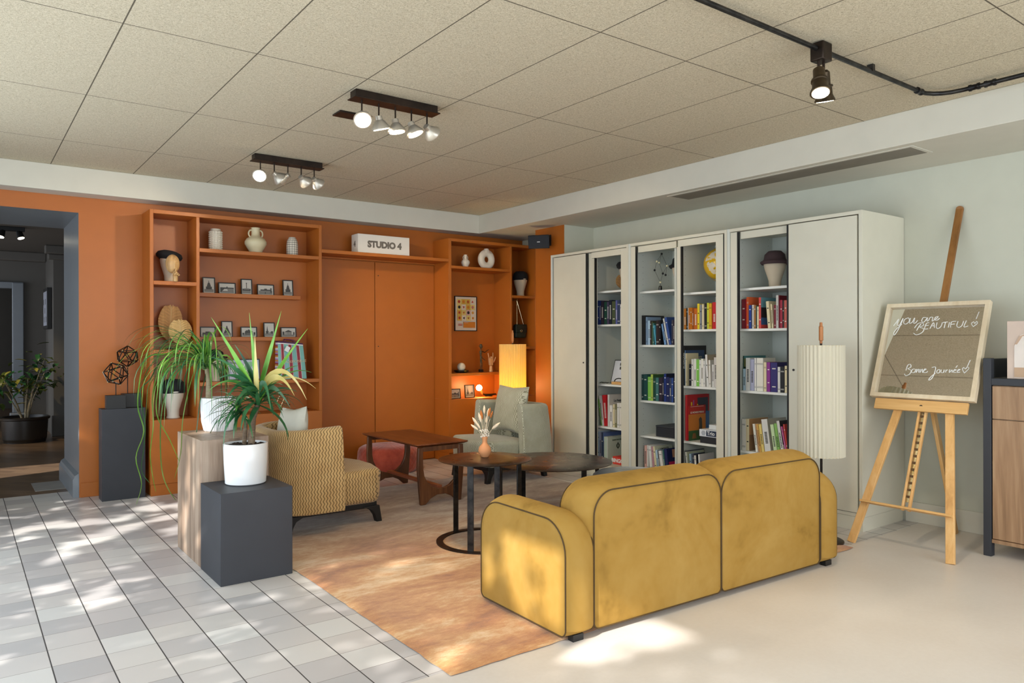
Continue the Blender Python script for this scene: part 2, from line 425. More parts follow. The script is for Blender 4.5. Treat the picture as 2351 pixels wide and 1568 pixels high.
slab('ceiling_soffit_right', M_WHITE, (4.865, XR, YB, YF, ZS, ZC), bevel=.004)
slab('wall_pillar', [M_GREEN, M_ORANGE], (5.239, XR, 6.085, 6.58, 0, ZS), (5.235, 5.239, 6.085, 6.58, 0, ZS, 1))
slab('baseboard_right', M_WHITE, (XR - .014, XR, YB, 2.69, 0, .15), bevel=.003)
slab('baseboard_back', M_ORANGE, (0.845, 1.33, YF - .012, YF, 0, .125), bevel=.003)
b = MB(); b.prism([(0.835, 0), (0.79, 0), (0.79, .15), (0.80, .165), (0.805, .185), (0.82, .195), (0.835, .205)], 7.41, 8.5, 'xz')
struct(b.build('baseboard_passage', M_GREY, smooth=0))
# shopfront windows beside and behind the camera: piers, sill, head and mullions
ys = [-2.5, -1.15, .2, 1.55, 2.9, 4.25, 5.6, 6.95]
slab('wall_left', M_WHITE, (XL - .12, XL, YB, YF, 2.66, ZC), (XL - .12, XL, YB, YF, 0, .12), (XL - .12, XL, 6.95, YF, .12, 2.66), bevel=.004)
for i, y in enumerate(ys):
    slab('window_%d' % (i + 1), M_STEEL, (XL - .09, XL - .04, y - .025, y + .025, .12, 2.66))
slab('wall_rear', M_WHITE, (XL, XR, YB - .12, YB, 2.62, ZC), (XL, XR, YB - .12, YB, 0, .3), (5.3, XR, YB - .12, YB, .3, 2.62), bevel=.004)
for i, x in enumerate((-.7, .8, 2.3, 3.8, 5.27)):
    slab('window_%d' % (i + 9), M_STEEL, (x - .025, x + .025, YB - .09, YB - .04, .3, 2.62))
# pair of orange doors between the shelving units
for i, (x0, x1) in enumerate(((2.93, 3.625), (3.633, 4.372))):
    b = MB(); b.box(x0, x1, YF - .022, YF, .012, 2.205)
    d = struct(b.build('door_%d' % (i + 1), M_ORANGE, bevel=.002))
    if i:
        b = MB()
        for z in (1.29, 2.06): b.lathe([(.006, 0), (.006, .004)], (3.668, YF - .026, z), 10, 'y')
        b.build('keyhole', M_BLACK, d)
slab('trim_1', M_ORANGE, (2.9, 4.39, YF - .03, YF, 2.213, 2.245), bevel=.002)

# hall seen through the passage
slab('floor_hall', m_herring(), (-4, 4, 7.76, 18.5, -.1, 0.0))
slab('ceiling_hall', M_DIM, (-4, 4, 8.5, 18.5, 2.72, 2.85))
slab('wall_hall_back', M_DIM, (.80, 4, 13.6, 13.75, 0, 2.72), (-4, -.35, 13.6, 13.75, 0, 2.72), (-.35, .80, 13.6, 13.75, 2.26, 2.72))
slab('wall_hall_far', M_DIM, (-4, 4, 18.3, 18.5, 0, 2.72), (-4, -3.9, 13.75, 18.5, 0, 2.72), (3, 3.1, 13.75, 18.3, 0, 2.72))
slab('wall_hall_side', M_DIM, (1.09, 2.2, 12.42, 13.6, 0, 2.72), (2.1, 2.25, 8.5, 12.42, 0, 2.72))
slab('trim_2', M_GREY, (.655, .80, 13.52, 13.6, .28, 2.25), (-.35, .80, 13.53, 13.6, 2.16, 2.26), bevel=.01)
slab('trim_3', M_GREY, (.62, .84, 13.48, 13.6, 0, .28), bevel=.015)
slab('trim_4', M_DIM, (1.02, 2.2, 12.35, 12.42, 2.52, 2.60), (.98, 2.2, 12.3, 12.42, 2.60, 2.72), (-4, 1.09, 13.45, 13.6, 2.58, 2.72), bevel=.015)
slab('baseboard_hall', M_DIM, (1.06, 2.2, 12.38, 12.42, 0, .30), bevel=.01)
light('hall_spot', 'SPOT', (.45, 11.2, 2.66), 60, (1, .78, .42), (.1, .35, -1), spot_size=1.1, spot_blend=.6, shadow_soft_size=.04)
light('hall_daylight', 'AREA', (-3.0, 11.5, 1.5), 45, (.85, .92, 1), (1, 0, -.1), shape='RECTANGLE', size=4, size_y=2)
light('hall_far_daylight', 'AREA', (-3.0, 16.0, 1.6), 40, (.85, .92, 1), (1, 0, -.1), shape='RECTANGLE', size=3, size_y=2)

# ------------------------------------------------------------------ built-in shelving
PT = .03
u = thing('shelving_unit', 'orange built-in shelving unit beside the doorway, wide bay and narrow bay', 'shelves', (2.1, 7.2, 0))
def pan(name, parent, *q): b = MB(); b.box(*q); return b.build(name, M_ORANGE, parent, True, bevel=.002)
Y0, Y1 = 7.05, YF - .001
pan('side_panel', u, 1.334, 1.364, Y0, Y1, .661, 2.50); pan('side_panel', u, 2.868, 2.898, Y0, Y1, .661, 2.50)
pan('top_panel', u, 1.364, 2.868, Y0, Y1, 2.466, 2.50); pan('divider', u, 1.717, 1.745, Y0, Y1, .661, 2.466)
pan('base_cabinet', u, 1.334, 2.898, Y0, Y1, .10, .661); pan('kick_board', u, 1.34, 2.892, Y0 + .008, Y1, 0, .098)
for x0, x1, z in ((1.364, 1.717, 1.879), (1.364, 1.717, 1.275), (1.745, 2.868, 2.189), (1.745, 2.868, .978)):
    pan('shelf', u, x0, x1, Y0 + .001, Y1, z - .034, z)
LY = 7.27
zl1 = at_y(575, 677, LY).z; zl2 = at_y(575, 775, LY).z
for z in (zl1, zl2):
    b = MB(); b.box(1.746, at_y(690, 700, LY).x, LY, Y1, z - .03, z); b.box(1.746, at_y(690, 700, LY).x, LY - .006, LY + .004, z - .03, z + .008)
    b.build('picture_ledge', M_ORANGE, u, True, bevel=.002)
u2 = thing('shelving_unit', 'orange built-in shelving unit in the corner behind the grey-green armchair', 'shelves', (5.0, 7.2, 0))
pan('side_panel', u2, 4.375, 4.412, Y0, Y1, .692, 2.494); pan('side_panel', u2, 5.60, 5.63, Y0, Y1, .692, 2.494)
pan('top_panel', u2, 4.412, 5.60, Y0, Y1, 2.462, 2.494); pan('divider', u2, 5.229, 5.254, Y0, Y1, .692, 2.462)
pan('base_cabinet', u2, 4.375, 5.63, Y0, Y1, .10, .692); pan('kick_board', u2, 4.38, 5.62, Y0 + .008, Y1, 0, .098)
for x0, x1, z in ((4.412, 5.229, 2.19), (4.412, 5.229, .984), (5.254, 5.60, 1.888), (5.254, 5.60, 1.28)):
    pan('shelf', u2, x0, x1, Y0 + .001, Y1, z - .03, z)
b = MB(); b.box(2.899, 4.374, 7.05, Y1, 2.262 - .034, 2.262)
tag(b.build('wall_shelf', M_ORANGE, bevel=.002), 'long orange shelf spanning above the orange double doors', 'shelf')

# ------------------------------------------------------------------ three cream bookcases along the wall at the side
CX0, CXS, CXB, CZ = 5.06, 5.185, 5.645, 2.255
def cab(name, label, y0, y1): return thing(name, label, 'bookcase', (5.35, (y0 + y1) / 2, 0))
def cp(name, parent, mat, *q, bevel=.0015): b = MB(); b.box(*q); return b.build(name, mat, parent, True, bevel=bevel)
def carcass(t, y0, y1):
    cp('side_panel', t, M_CAB, CX0, CXB + .015, y0, y0 + .026, .10, CZ); cp('side_panel', t, M_PEG, CX0, CXB + .015, y1 - .026, y1, .10, CZ)
    cp('top_panel', t, M_CAB, CX0, CXB + .015, y0 + .026, y1 - .026, CZ - .026, CZ); cp('bottom_panel', t, M_CAB, CX0 + .01, CXB, y0 + .026, y1 - .026, .10, .125)
    cp('back_panel', t, M_CABIN, CXB, CXB + .015, y0 + .026, y1 - .026, .125, CZ - .026); cp('plinth', t, M_CAB, CX0 + .012, CXB, y0 + .004, y1 - .004, 0, .098)
def shelves(t, y0, y1, zs):
    for z in zs:
        s = cp('shelf', t, M_SHELF, CXS, CXB, y0, y1, z - .02, z)
ZU1 = (1.843, 1.508, .911, .487); ZA = (1.81, 1.305, .782, .451); ZB = (1.769, 1.443, .942, .452); Z3 = (1.774, 1.44, .932, .437)
t1 = cab('bookcase', 'cream bookcase at the pillar end, closed door on its far half', 4.958, 6.10); carcass(t1, 4.958, 6.10)
cp('partition', t1, M_PEG, CX0 + .05, CXB, 5.548, 5.57, .125, CZ - .026); shelves(t1, 4.984, 5.548, ZU1)
d = cp('door', t1, M_CAB, CX0, CX0 + .022, 5.552, 6.05, .13, 2.222); cp('gasket', d, M_GASKET, CX0, CX0 + .02, 5.538, 5.551, .13, 2.222)
b = MB(); b.lathe([(.008, 0), (.008, .004), (.003, .005)], (CX0 - .005, 5.585, 1.125), 12, 'x'); b.build('lock', M_STEEL, d, True)
cp('stile', t1, M_CAB, CX0 + .03, CX0 + .05, 5.43, 5.537, .13, 2.222); cp('gasket', t1, M_GASKET, CX0 + .004, CX0 + .03, 5.418, 5.429, .13, 2.17)
cp('rail', t1, M_CAB, CX0 + .004, CX0 + .026, 5.06, 5.467, 2.166, 2.224); cp('stile', t1, M_CAB, CX0 + .004, CX0 + .026, 4.986, 5.06, .13, 2.224)
t2 = cab('bookcase', 'middle cream bookcase with two open bays of shelves', 3.838, 4.956); carcass(t2, 3.838, 4.956)
cp('partition', t2, M_PEG, CX0 + .05, CXB, 4.418, 4.44, .125, CZ - .026); shelves(t2, 4.44, 4.93, ZA); shelves(t2, 3.864, 4.418, ZB)
cp('stile', t2, M_CAB, CX0 + .004, CX0 + .026, 4.872, 4.928, .13, 2.224); cp('gasket', t2, M_GASKET, CX0 + .004, CX0 + .026, 4.862, 4.871, .13, 2.222)
cp('rail', t2, M_CAB, CX0 + .03, CX0 + .05, 4.40, 4.86, 2.166, 2.224)
cp('rail', t2, M_CAB, CX0 + .004, CX0 + .026, 3.95, 4.36, 2.166, 2.224); cp('stile', t2, M_CAB, CX0 + .004, CX0 + .026, 4.331, 4.372, .13, 2.166)
cp('gasket', t2, M_GASKET, CX0 + .004, CX0 + .026, 4.316, 4.330, .13, 2.166); cp('stile', t2, M_CAB, CX0 + .004, CX0 + .026, 3.879, 3.953, .13, 2.224)
cp('gasket', t2, M_GASKET, CX0 + .004, CX0 + .024, 3.866, 3.878, .13, 2.222)
t3 = cab('bookcase', 'cream bookcase nearest the easel, closed door on its near half', 2.70, 3.836); carcass(t3, 2.70, 3.836)
cp('partition', t3, M_PEG, CX0 + .05, CXB, 3.262, 3.284, .125, CZ - .026); shelves(t3, 3.284, 3.81, Z3)
cp('stile', t3, M_CAB, CX0 + .004, CX0 + .026, 3.743, 3.806, .13, 2.224); cp('gasket', t3, M_GASKET, CX0 + .004, CX0 + .026, 3.73, 3.742, .13, 2.222)
cp('rail', t3, M_CAB, CX0 + .03, CX0 + .05, 3.29, 3.728, 2.166, 2.224); cp('gasket', t3, M_GASKET, CX0, CX0 + .02, 3.275, 3.290, .13, 2.222)
d = cp('door', t3, M_CAB, CX0, CX0 + .022, 2.738, 3.274, .13, 2.222)
b = MB(); b.lathe([(.009, 0), (.009, .004), (.003, .005)], (CX0 - .005, 3.232, 1.12), 12, 'x'); b.build('lock', M_STEEL, d, True)

# ------------------------------------------------------------------ soft-furnishing shapes
def rrect(x0, x1, z0, z1, rad, n=8):
    bl, br, tr, tl = rad; P = []
    for cx, cz, r, a0 in ((x0 + bl, z0 + bl, bl, PI), (x1 - br, z0 + br, br, 1.5 * PI), (x1 - tr, z1 - tr, tr, 0), (x0 + tl, z1 - tl, tl, .5 * PI)):
        for i in range(n + 1):
            a = a0 + .5 * PI * i / n; P.append((cx + r * math.cos(a), cz + r * math.sin(a)))
    # break long straight runs so that the cushion can swell
    Q = []
    for i, p in enumerate(P):
        q = P[(i + 1) % len(P)]; d = math.dist(p, q); k = max(1, int(d / .12)); 
        for j in range(k): Q.append((p[0] + (q[0] - p[0]) * j / k, p[1] + (q[1] - p[1]) * j / k))
    return Q
def swollen(poly, t0, t1, plane, bulge, dome, nt=9):
    """cushion slab: outline poly, thickness t0..t1, crown between the seams and domed faces"""
    b = MB(); n = len(poly); cx = sum(p[0] for p in poly) / n; cz = sum(p[1] for p in poly) / n
    nr = []
    for i in range(n):
        a, c = poly[i - 1], poly[(i + 1) % n]; d = (c[0] - a[0], c[1] - a[1]); l = math.hypot(*d) or 1; nr.append((d[1] / l, -d[0] / l))
    def p3(a, z, t): return {'xz': (a, t, z), 'yz': (t, a, z), 'xy': (a, z, t)}[plane]
    rings = []
    for s in (.0, .25, .5, .75, .92): rings.append([p3(cx + (p[0] - cx) * s, cz + (p[1] - cz) * s, t0 - dome * (1 - s ** 3)) for p in poly])
    for i in range(nt):
        q = i / (nt - 1); o = bulge * math.sin(PI * q) ** .7; rings.append([p3(p[0] + m_[0] * o * (1 if m_[1] > -.3 else .3), p[1] + m_[1] * o * (1 if m_[1] > 0 else .1), t0 + (t1 - t0) * q) for p, m_ in zip(poly, nr)])
    for s in (.92, .75, .5, .25, .0): rings.append([p3(cx + (p[0] - cx) * s, cz + (p[1] - cz) * s, t1 + dome * (1 - s ** 3)) for p in poly])
    vs = [p for R in rings for p in R]; fs = []
    for i in range(len(rings) - 1):
        for j in range(n): fs.append((i * n + j, i * n + (j + 1) % n, (i + 1) * n + (j + 1) % n, (i + 1) * n + j))
    return b.add(vs, fs)
def piping(poly, t, plane, r=.0034):
    def p3(a, z): return {'xz': (a, t, z), 'yz': (t, a, z), 'xy': (a, z, t)}[plane]
    return MB().tube([p3(*p) for p in poly], r, 6, closed=True)
def pillow(w, h, th, n=14):
    b = MB(); vs = []; fs = []
    for sgn in (1, -1):
        base = len(vs)
        for i in range(n + 1):
            for j in range(n + 1):
                u, v = -1 + 2 * i / n, -1 + 2 * j / n
                e = max(0, (1 - abs(u) ** 2.6)) ** .5 * max(0, (1 - abs(v) ** 2.6)) ** .5
                pin = 1 - .10 * (1 - abs(u)) * abs(v) ** 4 * 1.0; pin2 = 1 - .10 * (1 - abs(v)) * abs(u) ** 4
                vs.append((u * w / 2 * pin2, sgn * th / 2 * e, v * h / 2 * pin))
        for i in range(n):
            for j in range(n):
                f = (base + i * (n + 1) + j, base + (i + 1) * (n + 1) + j, base + (i + 1) * (n + 1) + j + 1, base + i * (n + 1) + j + 1)
                fs.append(f if sgn > 0 else f[::-1])
    return b.add(vs, fs)

# ------------------------------------------------------------------ rug
b = MB(); nx, ny = 60, 72; vs = []; X0, X1, Y0r, Y1r = 1.578, 4.64, 2.532, 6.2
rr = random.Random(3)
for i in range(nx + 1):
    for j in range(ny + 1):
        x = X0 + (X1 - X0) * i / nx; y = Y0r + (Y1r - Y0r) * j / ny
        e = min(i, nx - i, j, ny - j)
        vs.append((x + (rr.uniform(-.004, .004) if e == 0 else 0), y + (rr.uniform(-.004, .004) if e == 0 else 0), .004 if e == 0 else .012))
b.add(vs, [(i * (ny + 1) + j, (i + 1) * (ny + 1) + j, (i + 1) * (ny + 1) + j + 1, i * (ny + 1) + j + 1) for i in range(nx) for j in range(ny)])
b.box(X0 + .01, X1 - .01, Y0r + .01, Y1r - .01, .0, .006)
tag(b.build('rug', M_RUG, smooth=60), 'large tan and rust hand-dyed rug under the seating group', 'rug')
RZ = .012

# ------------------------------------------------------------------ sofa
so = thing('sofa', 'mustard gold velvet two-seat sofa seen from behind, dark piping', 'sofa', (2.141, 2.489, 0), -math.radians(1.8))
A_ = rrect(0, .69, .028, .535, (.035, .03, .16, .15), 9); B_ = rrect(0, .875, .03, .655, (.03, .03, .115, .115), 9)
for x0 in (0, 1.93):
    o = swollen(A_, x0 + .004, x0 + .166, 'yz', .03, .008).build('armrest', M_GOLDV, so, smooth=60, weld=True)
    for x in (x0 + .003, x0 + .167): piping(A_, x, 'yz').build('piping', M_PIPE, o)
for x0 in (.172, 1.051):
    P_ = [(p[0] + x0, p[1]) for p in B_]
    o = swollen(P_, .004, .245, 'xz', .042, .012).build('backrest', M_GOLDV, so, smooth=60, weld=True)
    for y in (.002, .247): piping(P_, y, 'xz').build('piping', M_PIPE, o)
    c = MB().rbox((x0 + .437, .475, .30), (.435, .222, .085), .05, fn=lambda q, h: (q.x, q.y, q.z + .02 * (1 - (q.x / h[0]) ** 2) * (1 - (q.y / h[1]) ** 2) if q.z > 0 else q.z))
    c.build('seat_cushion', M_GOLDV, so, weld=True)
MB().box(.17, 1.93, .20, .68, .03, .215).build('base', M_GOLDV, so, bevel=.01)
for x in (.08, 2.02):
    for y in (.022, .60): MB().box(x - .03, x + .03, y - .018, y + .018, 0.0 if y < .06 else .0125, .03).build('foot', M_BLACK, so)

# ------------------------------------------------------------------ armchairs
M_CH1 = m_weave('tan_wavy_jacquard', (184, 150, 100), (84, 62, 36), (200, 168, 116), 44, .2)
M_CH2 = m_weave('grey_green_jacquard', (172, 170, 148), (120, 118, 98), (188, 188, 168), 60, .2, 'ADD')
M_CUSH = plain(196, 194, 174, .85, var=.06)
def armchair(label, loc, rz, mat, plain_mat):
    t = thing('armchair', label, 'armchair', loc, rz)
    # seat: front is +x
    def seatfn(q, h):
        z = q.z; k = (z + h[2]) / (2 * h[2]); x = q.x * (1 + (.04 * k if q.x > 0 else 0)); y = q.y * (1 - .05 * (1 - k))
        if z > 0: z += .022 * (1 - (q.x / h[0]) ** 2) * (1 - (q.y / h[1]) ** 2) + .018 * q.x / h[0]
        if q.x > 0: x -= .07 * abs(q.y / h[1]) ** 3
        return (x, y, z)
    MB().rbox((.095, 0, .262), (.30, .345, .12), .05, fn=seatfn).build('seat', mat, t, weld=True)
    # tub back: horseshoe wall, leaning outwards towards the rim
    pl = []
    xf, yb, R = .02, .352, .20
    pl.append((xf, -yb)); 
    for i in range(4): pl.append((xf - (xf - (-.385 + R)) * (i + 1) / 5, -yb))
    for i in range(9): a = -.5 * PI - .5 * PI * i / 8; pl.append((-.385 + R + R * math.cos(a), -yb + R + R * math.sin(a)))
    for i in range(1, 8): pl.append((-.385, -yb + R + (2 * yb - 2 * R) * i / 8))
    for i in range(9): a = PI - .5 * PI * i / 8; pl.append((-.385 + R + R * math.cos(a), yb - R + R * math.sin(a)))
    for i in range(4): pl.append((-.385 + R + (xf - (-.385 + R)) * (i + 1) / 5, yb))
    pl.append((xf, yb)); n = len(pl); th = .085
    nm = []
    for i in range(n):
        a, c = pl[max(i - 1, 0)], pl[min(i + 1, n - 1)]; d = (c[0] - a[0], c[1] - a[1]); l = math.hypot(*d); nm.append((d[1] / l, -d[0] / l))
    zs = [.145, .2, .3, .4, .5, .6, .67, .70]; prof = []
    for z in zs: k = (z - .145) / .57; prof.append((.045 * k * k, z))
    top = prof[-1]
    out = prof + [(top[0] - .012, .718), (top[0] - .04, .727), (top[0] - .068, .718), (top[0] - th, .70)] + [(o - th, z) for o, z in prof[::-1][1:]]
    vs = []; m_ = len(out); b = MB()
    for i in range(n):
        s = abs(i / (n - 1) - .5) * 2
        for (o, z) in out:
            zz = z + (.022 * (s ** 2) - .012) * max(0, (z - .4) / .3) if z > .4 else z
            vs.append((pl[i][0] - nm[i][0] * -o * 1.0, pl[i][1] + nm[i][1] * o, zz))
    # make the offset point away from the seat
    cxm = sum(v[0] for v in vs) / len(vs)
    fs = []
    for i in range(n - 1):
        for j in range(m_ - 1): fs.append((i * m_ + j, i * m_ + j + 1, (i + 1) * m_ + j + 1, (i + 1) * m_ + j))
        fs.append((i * m_ + m_ - 1, i * m_, (i + 1) * m_, (i + 1) * m_ + m_ - 1))
    # rounded front edges of the wings
    fs.append(tuple(range(m_))); fs.append(tuple((n - 1) * m_ + j for j in range(m_))[::-1])
    b.add(vs, fs); b.build('backrest', mat, t, bevel=.018, smooth=50, seg=3)
    MB().box(-.33, .33, -.295, .295, .105, .15).build('base_frame', M_BLACK, t, bevel=.006)
    for sx in (-1, 1):
        for sy in (-1, 1):
            lv = []
            for z, w, o in ((0, .045, .0), (.05, .05, .0), (.085, .065, .008), (.105, .10, .02), (.12, .13, .035)):
                x1 = sx * (.345 - .0); y1 = sy * .31; x0 = x1 - sx * w; y0 = y1 - sy * w
                dx = sx * .02 * (1 - z / .12); lv.append([(x0 + dx, y0, z), (x1 + dx, y0, z), (x1 + dx, y1, z), (x0 + dx, y1, z)])
            q = MB(); q.add([p for R_ in lv for p in R_], [(i * 4 + j, i * 4 + (j + 1) % 4, (i + 1) * 4 + (j + 1) % 4, (i + 1) * 4 + j) for i in range(4) for j in range(4)] + [(0, 1, 2, 3), (16, 17, 18, 19)])
            q.build('leg', M_BLACK, t, bevel=.004)
    return t
armchair('tan wavy-patterned armchair beside the plant plinths, back to the viewer', (2.155, 5.31, RZ), 0, M_CH1, M_CUSH)
armchair('grey-green woven armchair facing out from the corner by the pleated lamp', (4.30, 5.99, RZ), PI, M_CH2, M_CUSH)
# cushions on the armchairs
M_FUZZ = plain(206, 204, 190, .9, var=.05)
pb = pillow(.47, .42, .14); pb.xf(Matrix.Translation((1.955, 5.33, .655)) @ Matrix.Rotation(math.radians(90), 4, 'Z') @ Matrix.Rotation(math.radians(8), 4, 'X') @ Matrix.Rotation(math.radians(5), 4, 'Y'))
tag(pb.build('cushion', M_FUZZ, weld=True, smooth=70), 'pale cream cushion peeping over the back of the tan armchair', 'cushion')
pb = pillow(.50, .47, .15); pb.xf(Matrix.Translation((4.435, 5.985, .665)) @ Matrix.Rotation(math.radians(90), 4, 'Z') @ Matrix.Rotation(math.radians(12), 4, 'X'))
tag(pb.build('cushion', M_CH2, weld=True, smooth=70), 'grey-green cushion leaning upright in the corner armchair', 'cushion')

# ------------------------------------------------------------------ teak coffee table
t = thing('coffee_table', 'teak coffee table with curved sled-style legs and a long stretcher', 'table', (3.195, 5.745, RZ))
TH = .498
b = MB(); b.box(-.247, .247, -.50, .50, TH - .012, TH); 
for i, (dx, dz) in enumerate(((0, 0),)): b.add([(-.247, -.5, TH - .012), (.247, -.5, TH - .012), (.247, .5, TH - .012), (-.247, .5, TH - .012), (-.215, -.468, TH - .026), (.215, -.468, TH - .026), (.215, .468, TH - .026), (-.215, .468, TH - .026)], [(0, 1, 5, 4), (1, 2, 6, 5), (2, 3, 7, 6), (3, 0, 4, 7), (4, 5, 6, 7)])
b.build('tabletop', M_TEAK, t, bevel=.004)
M_TEAKZ = wood('teak_leg', (62, 34, 18), (98, 58, 32), (130, 84, 50), 'z', 1.6, .38)
for y in (-.462, .462):
    P = [(-.215, TH - .03), (-.222, .30), (-.205, .10), (-.195, 0), (-.15, 0), (-.10, .045), (-.04, .070), (.04, .070), (.10, .045), (.15, 0), (.195, 0), (.205, .10), (.222, .30), (.215, TH - .03), (.172, TH - .03), (.170, .30)]
    P += [(.158, .235), (.128, .18), (.08, .14), (.03, .122), (-.03, .122), (-.08, .14), (-.128, .18), (-.158, .235), (-.170, .30), (-.172, TH - .03)]
    b = MB(); b.prism(P, y - .014, y + .014, 'xz'); b.build('leg_frame', M_TEAKZ, t, bevel=.005)
    MB().box(-.172, .172, y - .010, y + .010, TH - .065, TH - .027).build('apron', M_TEAKZ, t, bevel=.002)
MB().box(-.022, .022, -.45, .45, .118, .142).build('stretcher', wood('teak_rail', (110, 52, 30), (146, 78, 48), (170, 100, 66), 'y', 1.6, .4), t, bevel=.003)

# ------------------------------------------------------------------ round steel tables
def round_table(label, c, R, h, angles, ringR):
    t = thing('round_table', label, 'table', c, 0, 'round steel tables')
    b = MB(); b.lathe([(R * .5, h - .005), (R - .002, h - .005), (R, h - .003), (R, h - .001), (R - .002, h), (R * .5, h), (0.0001, h)], (0, 0, 0), 72, cap=False); b.lathe([(.0001, h - .005), (R * .5, h - .005)], (0, 0, 0), 72, cap=False)
    b.build('tabletop', M_TOP, t, smooth=30)
    b = MB()
    if ringR: b.lathe([(ringR - .045, 0), (ringR, 0), (ringR, .008), (ringR - .045, .008), (ringR - .045, 0)], (0, 0, 0), 64, cap=False); b.build('ring_base', M_BRONZE, t, smooth=30)
    for a in angles:
        a = math.radians(a); r = R - .022; d = Vector((math.cos(a), math.sin(a), 0)); s = Vector((-d.y, d.x, 0))
        q = MB(); q.add([p + Vector((0, 0, z)) for z in (.008 if ringR else 0, h - .005) for p in (d * (r - .005) - s * .02, d * (r + .005) - s * .02, d * (r + .005) + s * .02, d * (r - .005) + s * .02)], [(0, 1, 2, 3), (4, 5, 6, 7), (0, 1, 5, 4), (1, 2, 6, 5), (2, 3, 7, 6), (3, 0, 4, 7)])
        q.build('leg', M_STEEL, t, bevel=.001)
    return t
round_table('smaller, taller round dark steel table holding the terracotta bud vase', (2.815, 4.085, RZ), .31, .548, (217, 100, 38, 285), .325)
round_table('larger, lower round dark steel table behind the sofa, bare top', (3.62, 4.36, RZ), .46, .418, (262, 355, 82, 172), 0)

# ------------------------------------------------------------------ pouffes
def pouffe(label, c, R, h, mat):
    b = MB(); pr = [(.0001, .0), (R - .03, .0), (R - .012, .012), (R, .05), (R + .006, h * .5), (R, h - .06), (R - .012, h - .025), (R - .045, h - .004), (R - .12, h + .006), (R * .4, h + .014), (.0001, h + .016)]
    b.lathe(pr, (0, 0, 0), 64); o = b.build('pouffe', mat, weld=True, smooth=60); o.location = c; return tag(o, label, 'pouffe')
pouffe('low round coral-red quilted velvet pouffe behind the teak table', (3.60, 7.005, .0), .312, .262, m_quilt('coral_velvet', (140, 48, 30), (182, 78, 54), 15))
pouffe('round grey-green ribbed pouffe between the sofa and the bookcases', (4.07, 3.96, RZ), .30, .345, m_quilt('sage_velvet', (84, 88, 78), (122, 124, 112), 14))

# ------------------------------------------------------------------ plinths
zb = at_y(505.5, 1134.8, 4.213).z; zw = at_y(464, 1011.5, 4.632).z; zt = at_y(241, 939.5, 7.072).z
tag(MB().box(1.148, 1.55, 4.213, 4.63, 0, zb).build('plinth', M_PLINTH, bevel=.002), 'low black display cube carrying the yucca in its smooth white pot', 'plinth')
tag(MB().box(1.152, 1.553, 4.633, 5.222, 0, zw).build('plinth', M_WALNUT, bevel=.002), 'tall grey-brown wood plinth carrying the plant in its ribbed white pot', 'plinth')
tag(MB().box(.966, 1.30, 7.072, 7.245, 0, zt).build('plinth', M_PLINTH, bevel=.002), 'tall slim black plinth under the two wire sculptures, against the orange wall', 'plinth')
# wire polyhedra on rods, standing on the slim plinth
phi = (1 + 5 ** .5) / 2
ICO = [Vector(p).normalized() for p in ((0, 1, phi), (0, 1, -phi), (0, -1, phi), (0, -1, -phi), (1, phi, 0), (1, -phi, 0), (-1, phi, 0), (-1, -phi, 0), (phi, 0, 1), (phi, 0, -1), (-phi, 0, 1), (-phi, 0, -1))]
EDG = [(i, j) for i in range(12) for j in range(i) if (ICO[i] - ICO[j]).length < 1.1]
M_WIRE = plain(26, 24, 22, .35, .4); M_TIP = m_metal('brass_tip', (190, 170, 120), (236, 226, 190), .25, .9)
def sculpture(label, bx, by, w, d, hb, u, v0, v1, rr_, seed):
    t = thing('wire_sculpture', label, 'sculpture', (bx, by, zt), 0, None)
    MB().box(-w / 2, w / 2, -d / 2, d / 2, 0, hb).build('base_block', M_BLACK, t, bevel=.002)
    c = at_y(u, (v0 + v1) / 2, by) - Vector((bx, by, zt)); r = rr_
    MB().tube([(c.x, 0, hb), (c.x, 0, c.z - r * .9)], .004, 8).build('rod', M_BRONZE, t)
    E_ = Matrix.Rotation(seed, 3, 'X') @ Matrix.Rotation(seed * 1.7, 3, 'Z'); P = [c + E_ @ (p * r) for p in ICO]
    b = MB()
    for i, j in EDG: b.tube([P[i], P[j]], .0045, 6)
    b.build('wire_frame', M_WIRE, t)
    for p in P: MB().ball(p, .007, 8).build('joint', M_TIP, t)
sculpture('lower black wire polyhedron on a short rod and block', 1.075, 7.115, .15, .08, .115, 266, 835, 880, .098, .4)
sculpture('higher black wire polyhedron on a long rod, nearer the shelving', 1.21, 7.20, .15, .08, .12, 293, 797, 838, .092, .9)

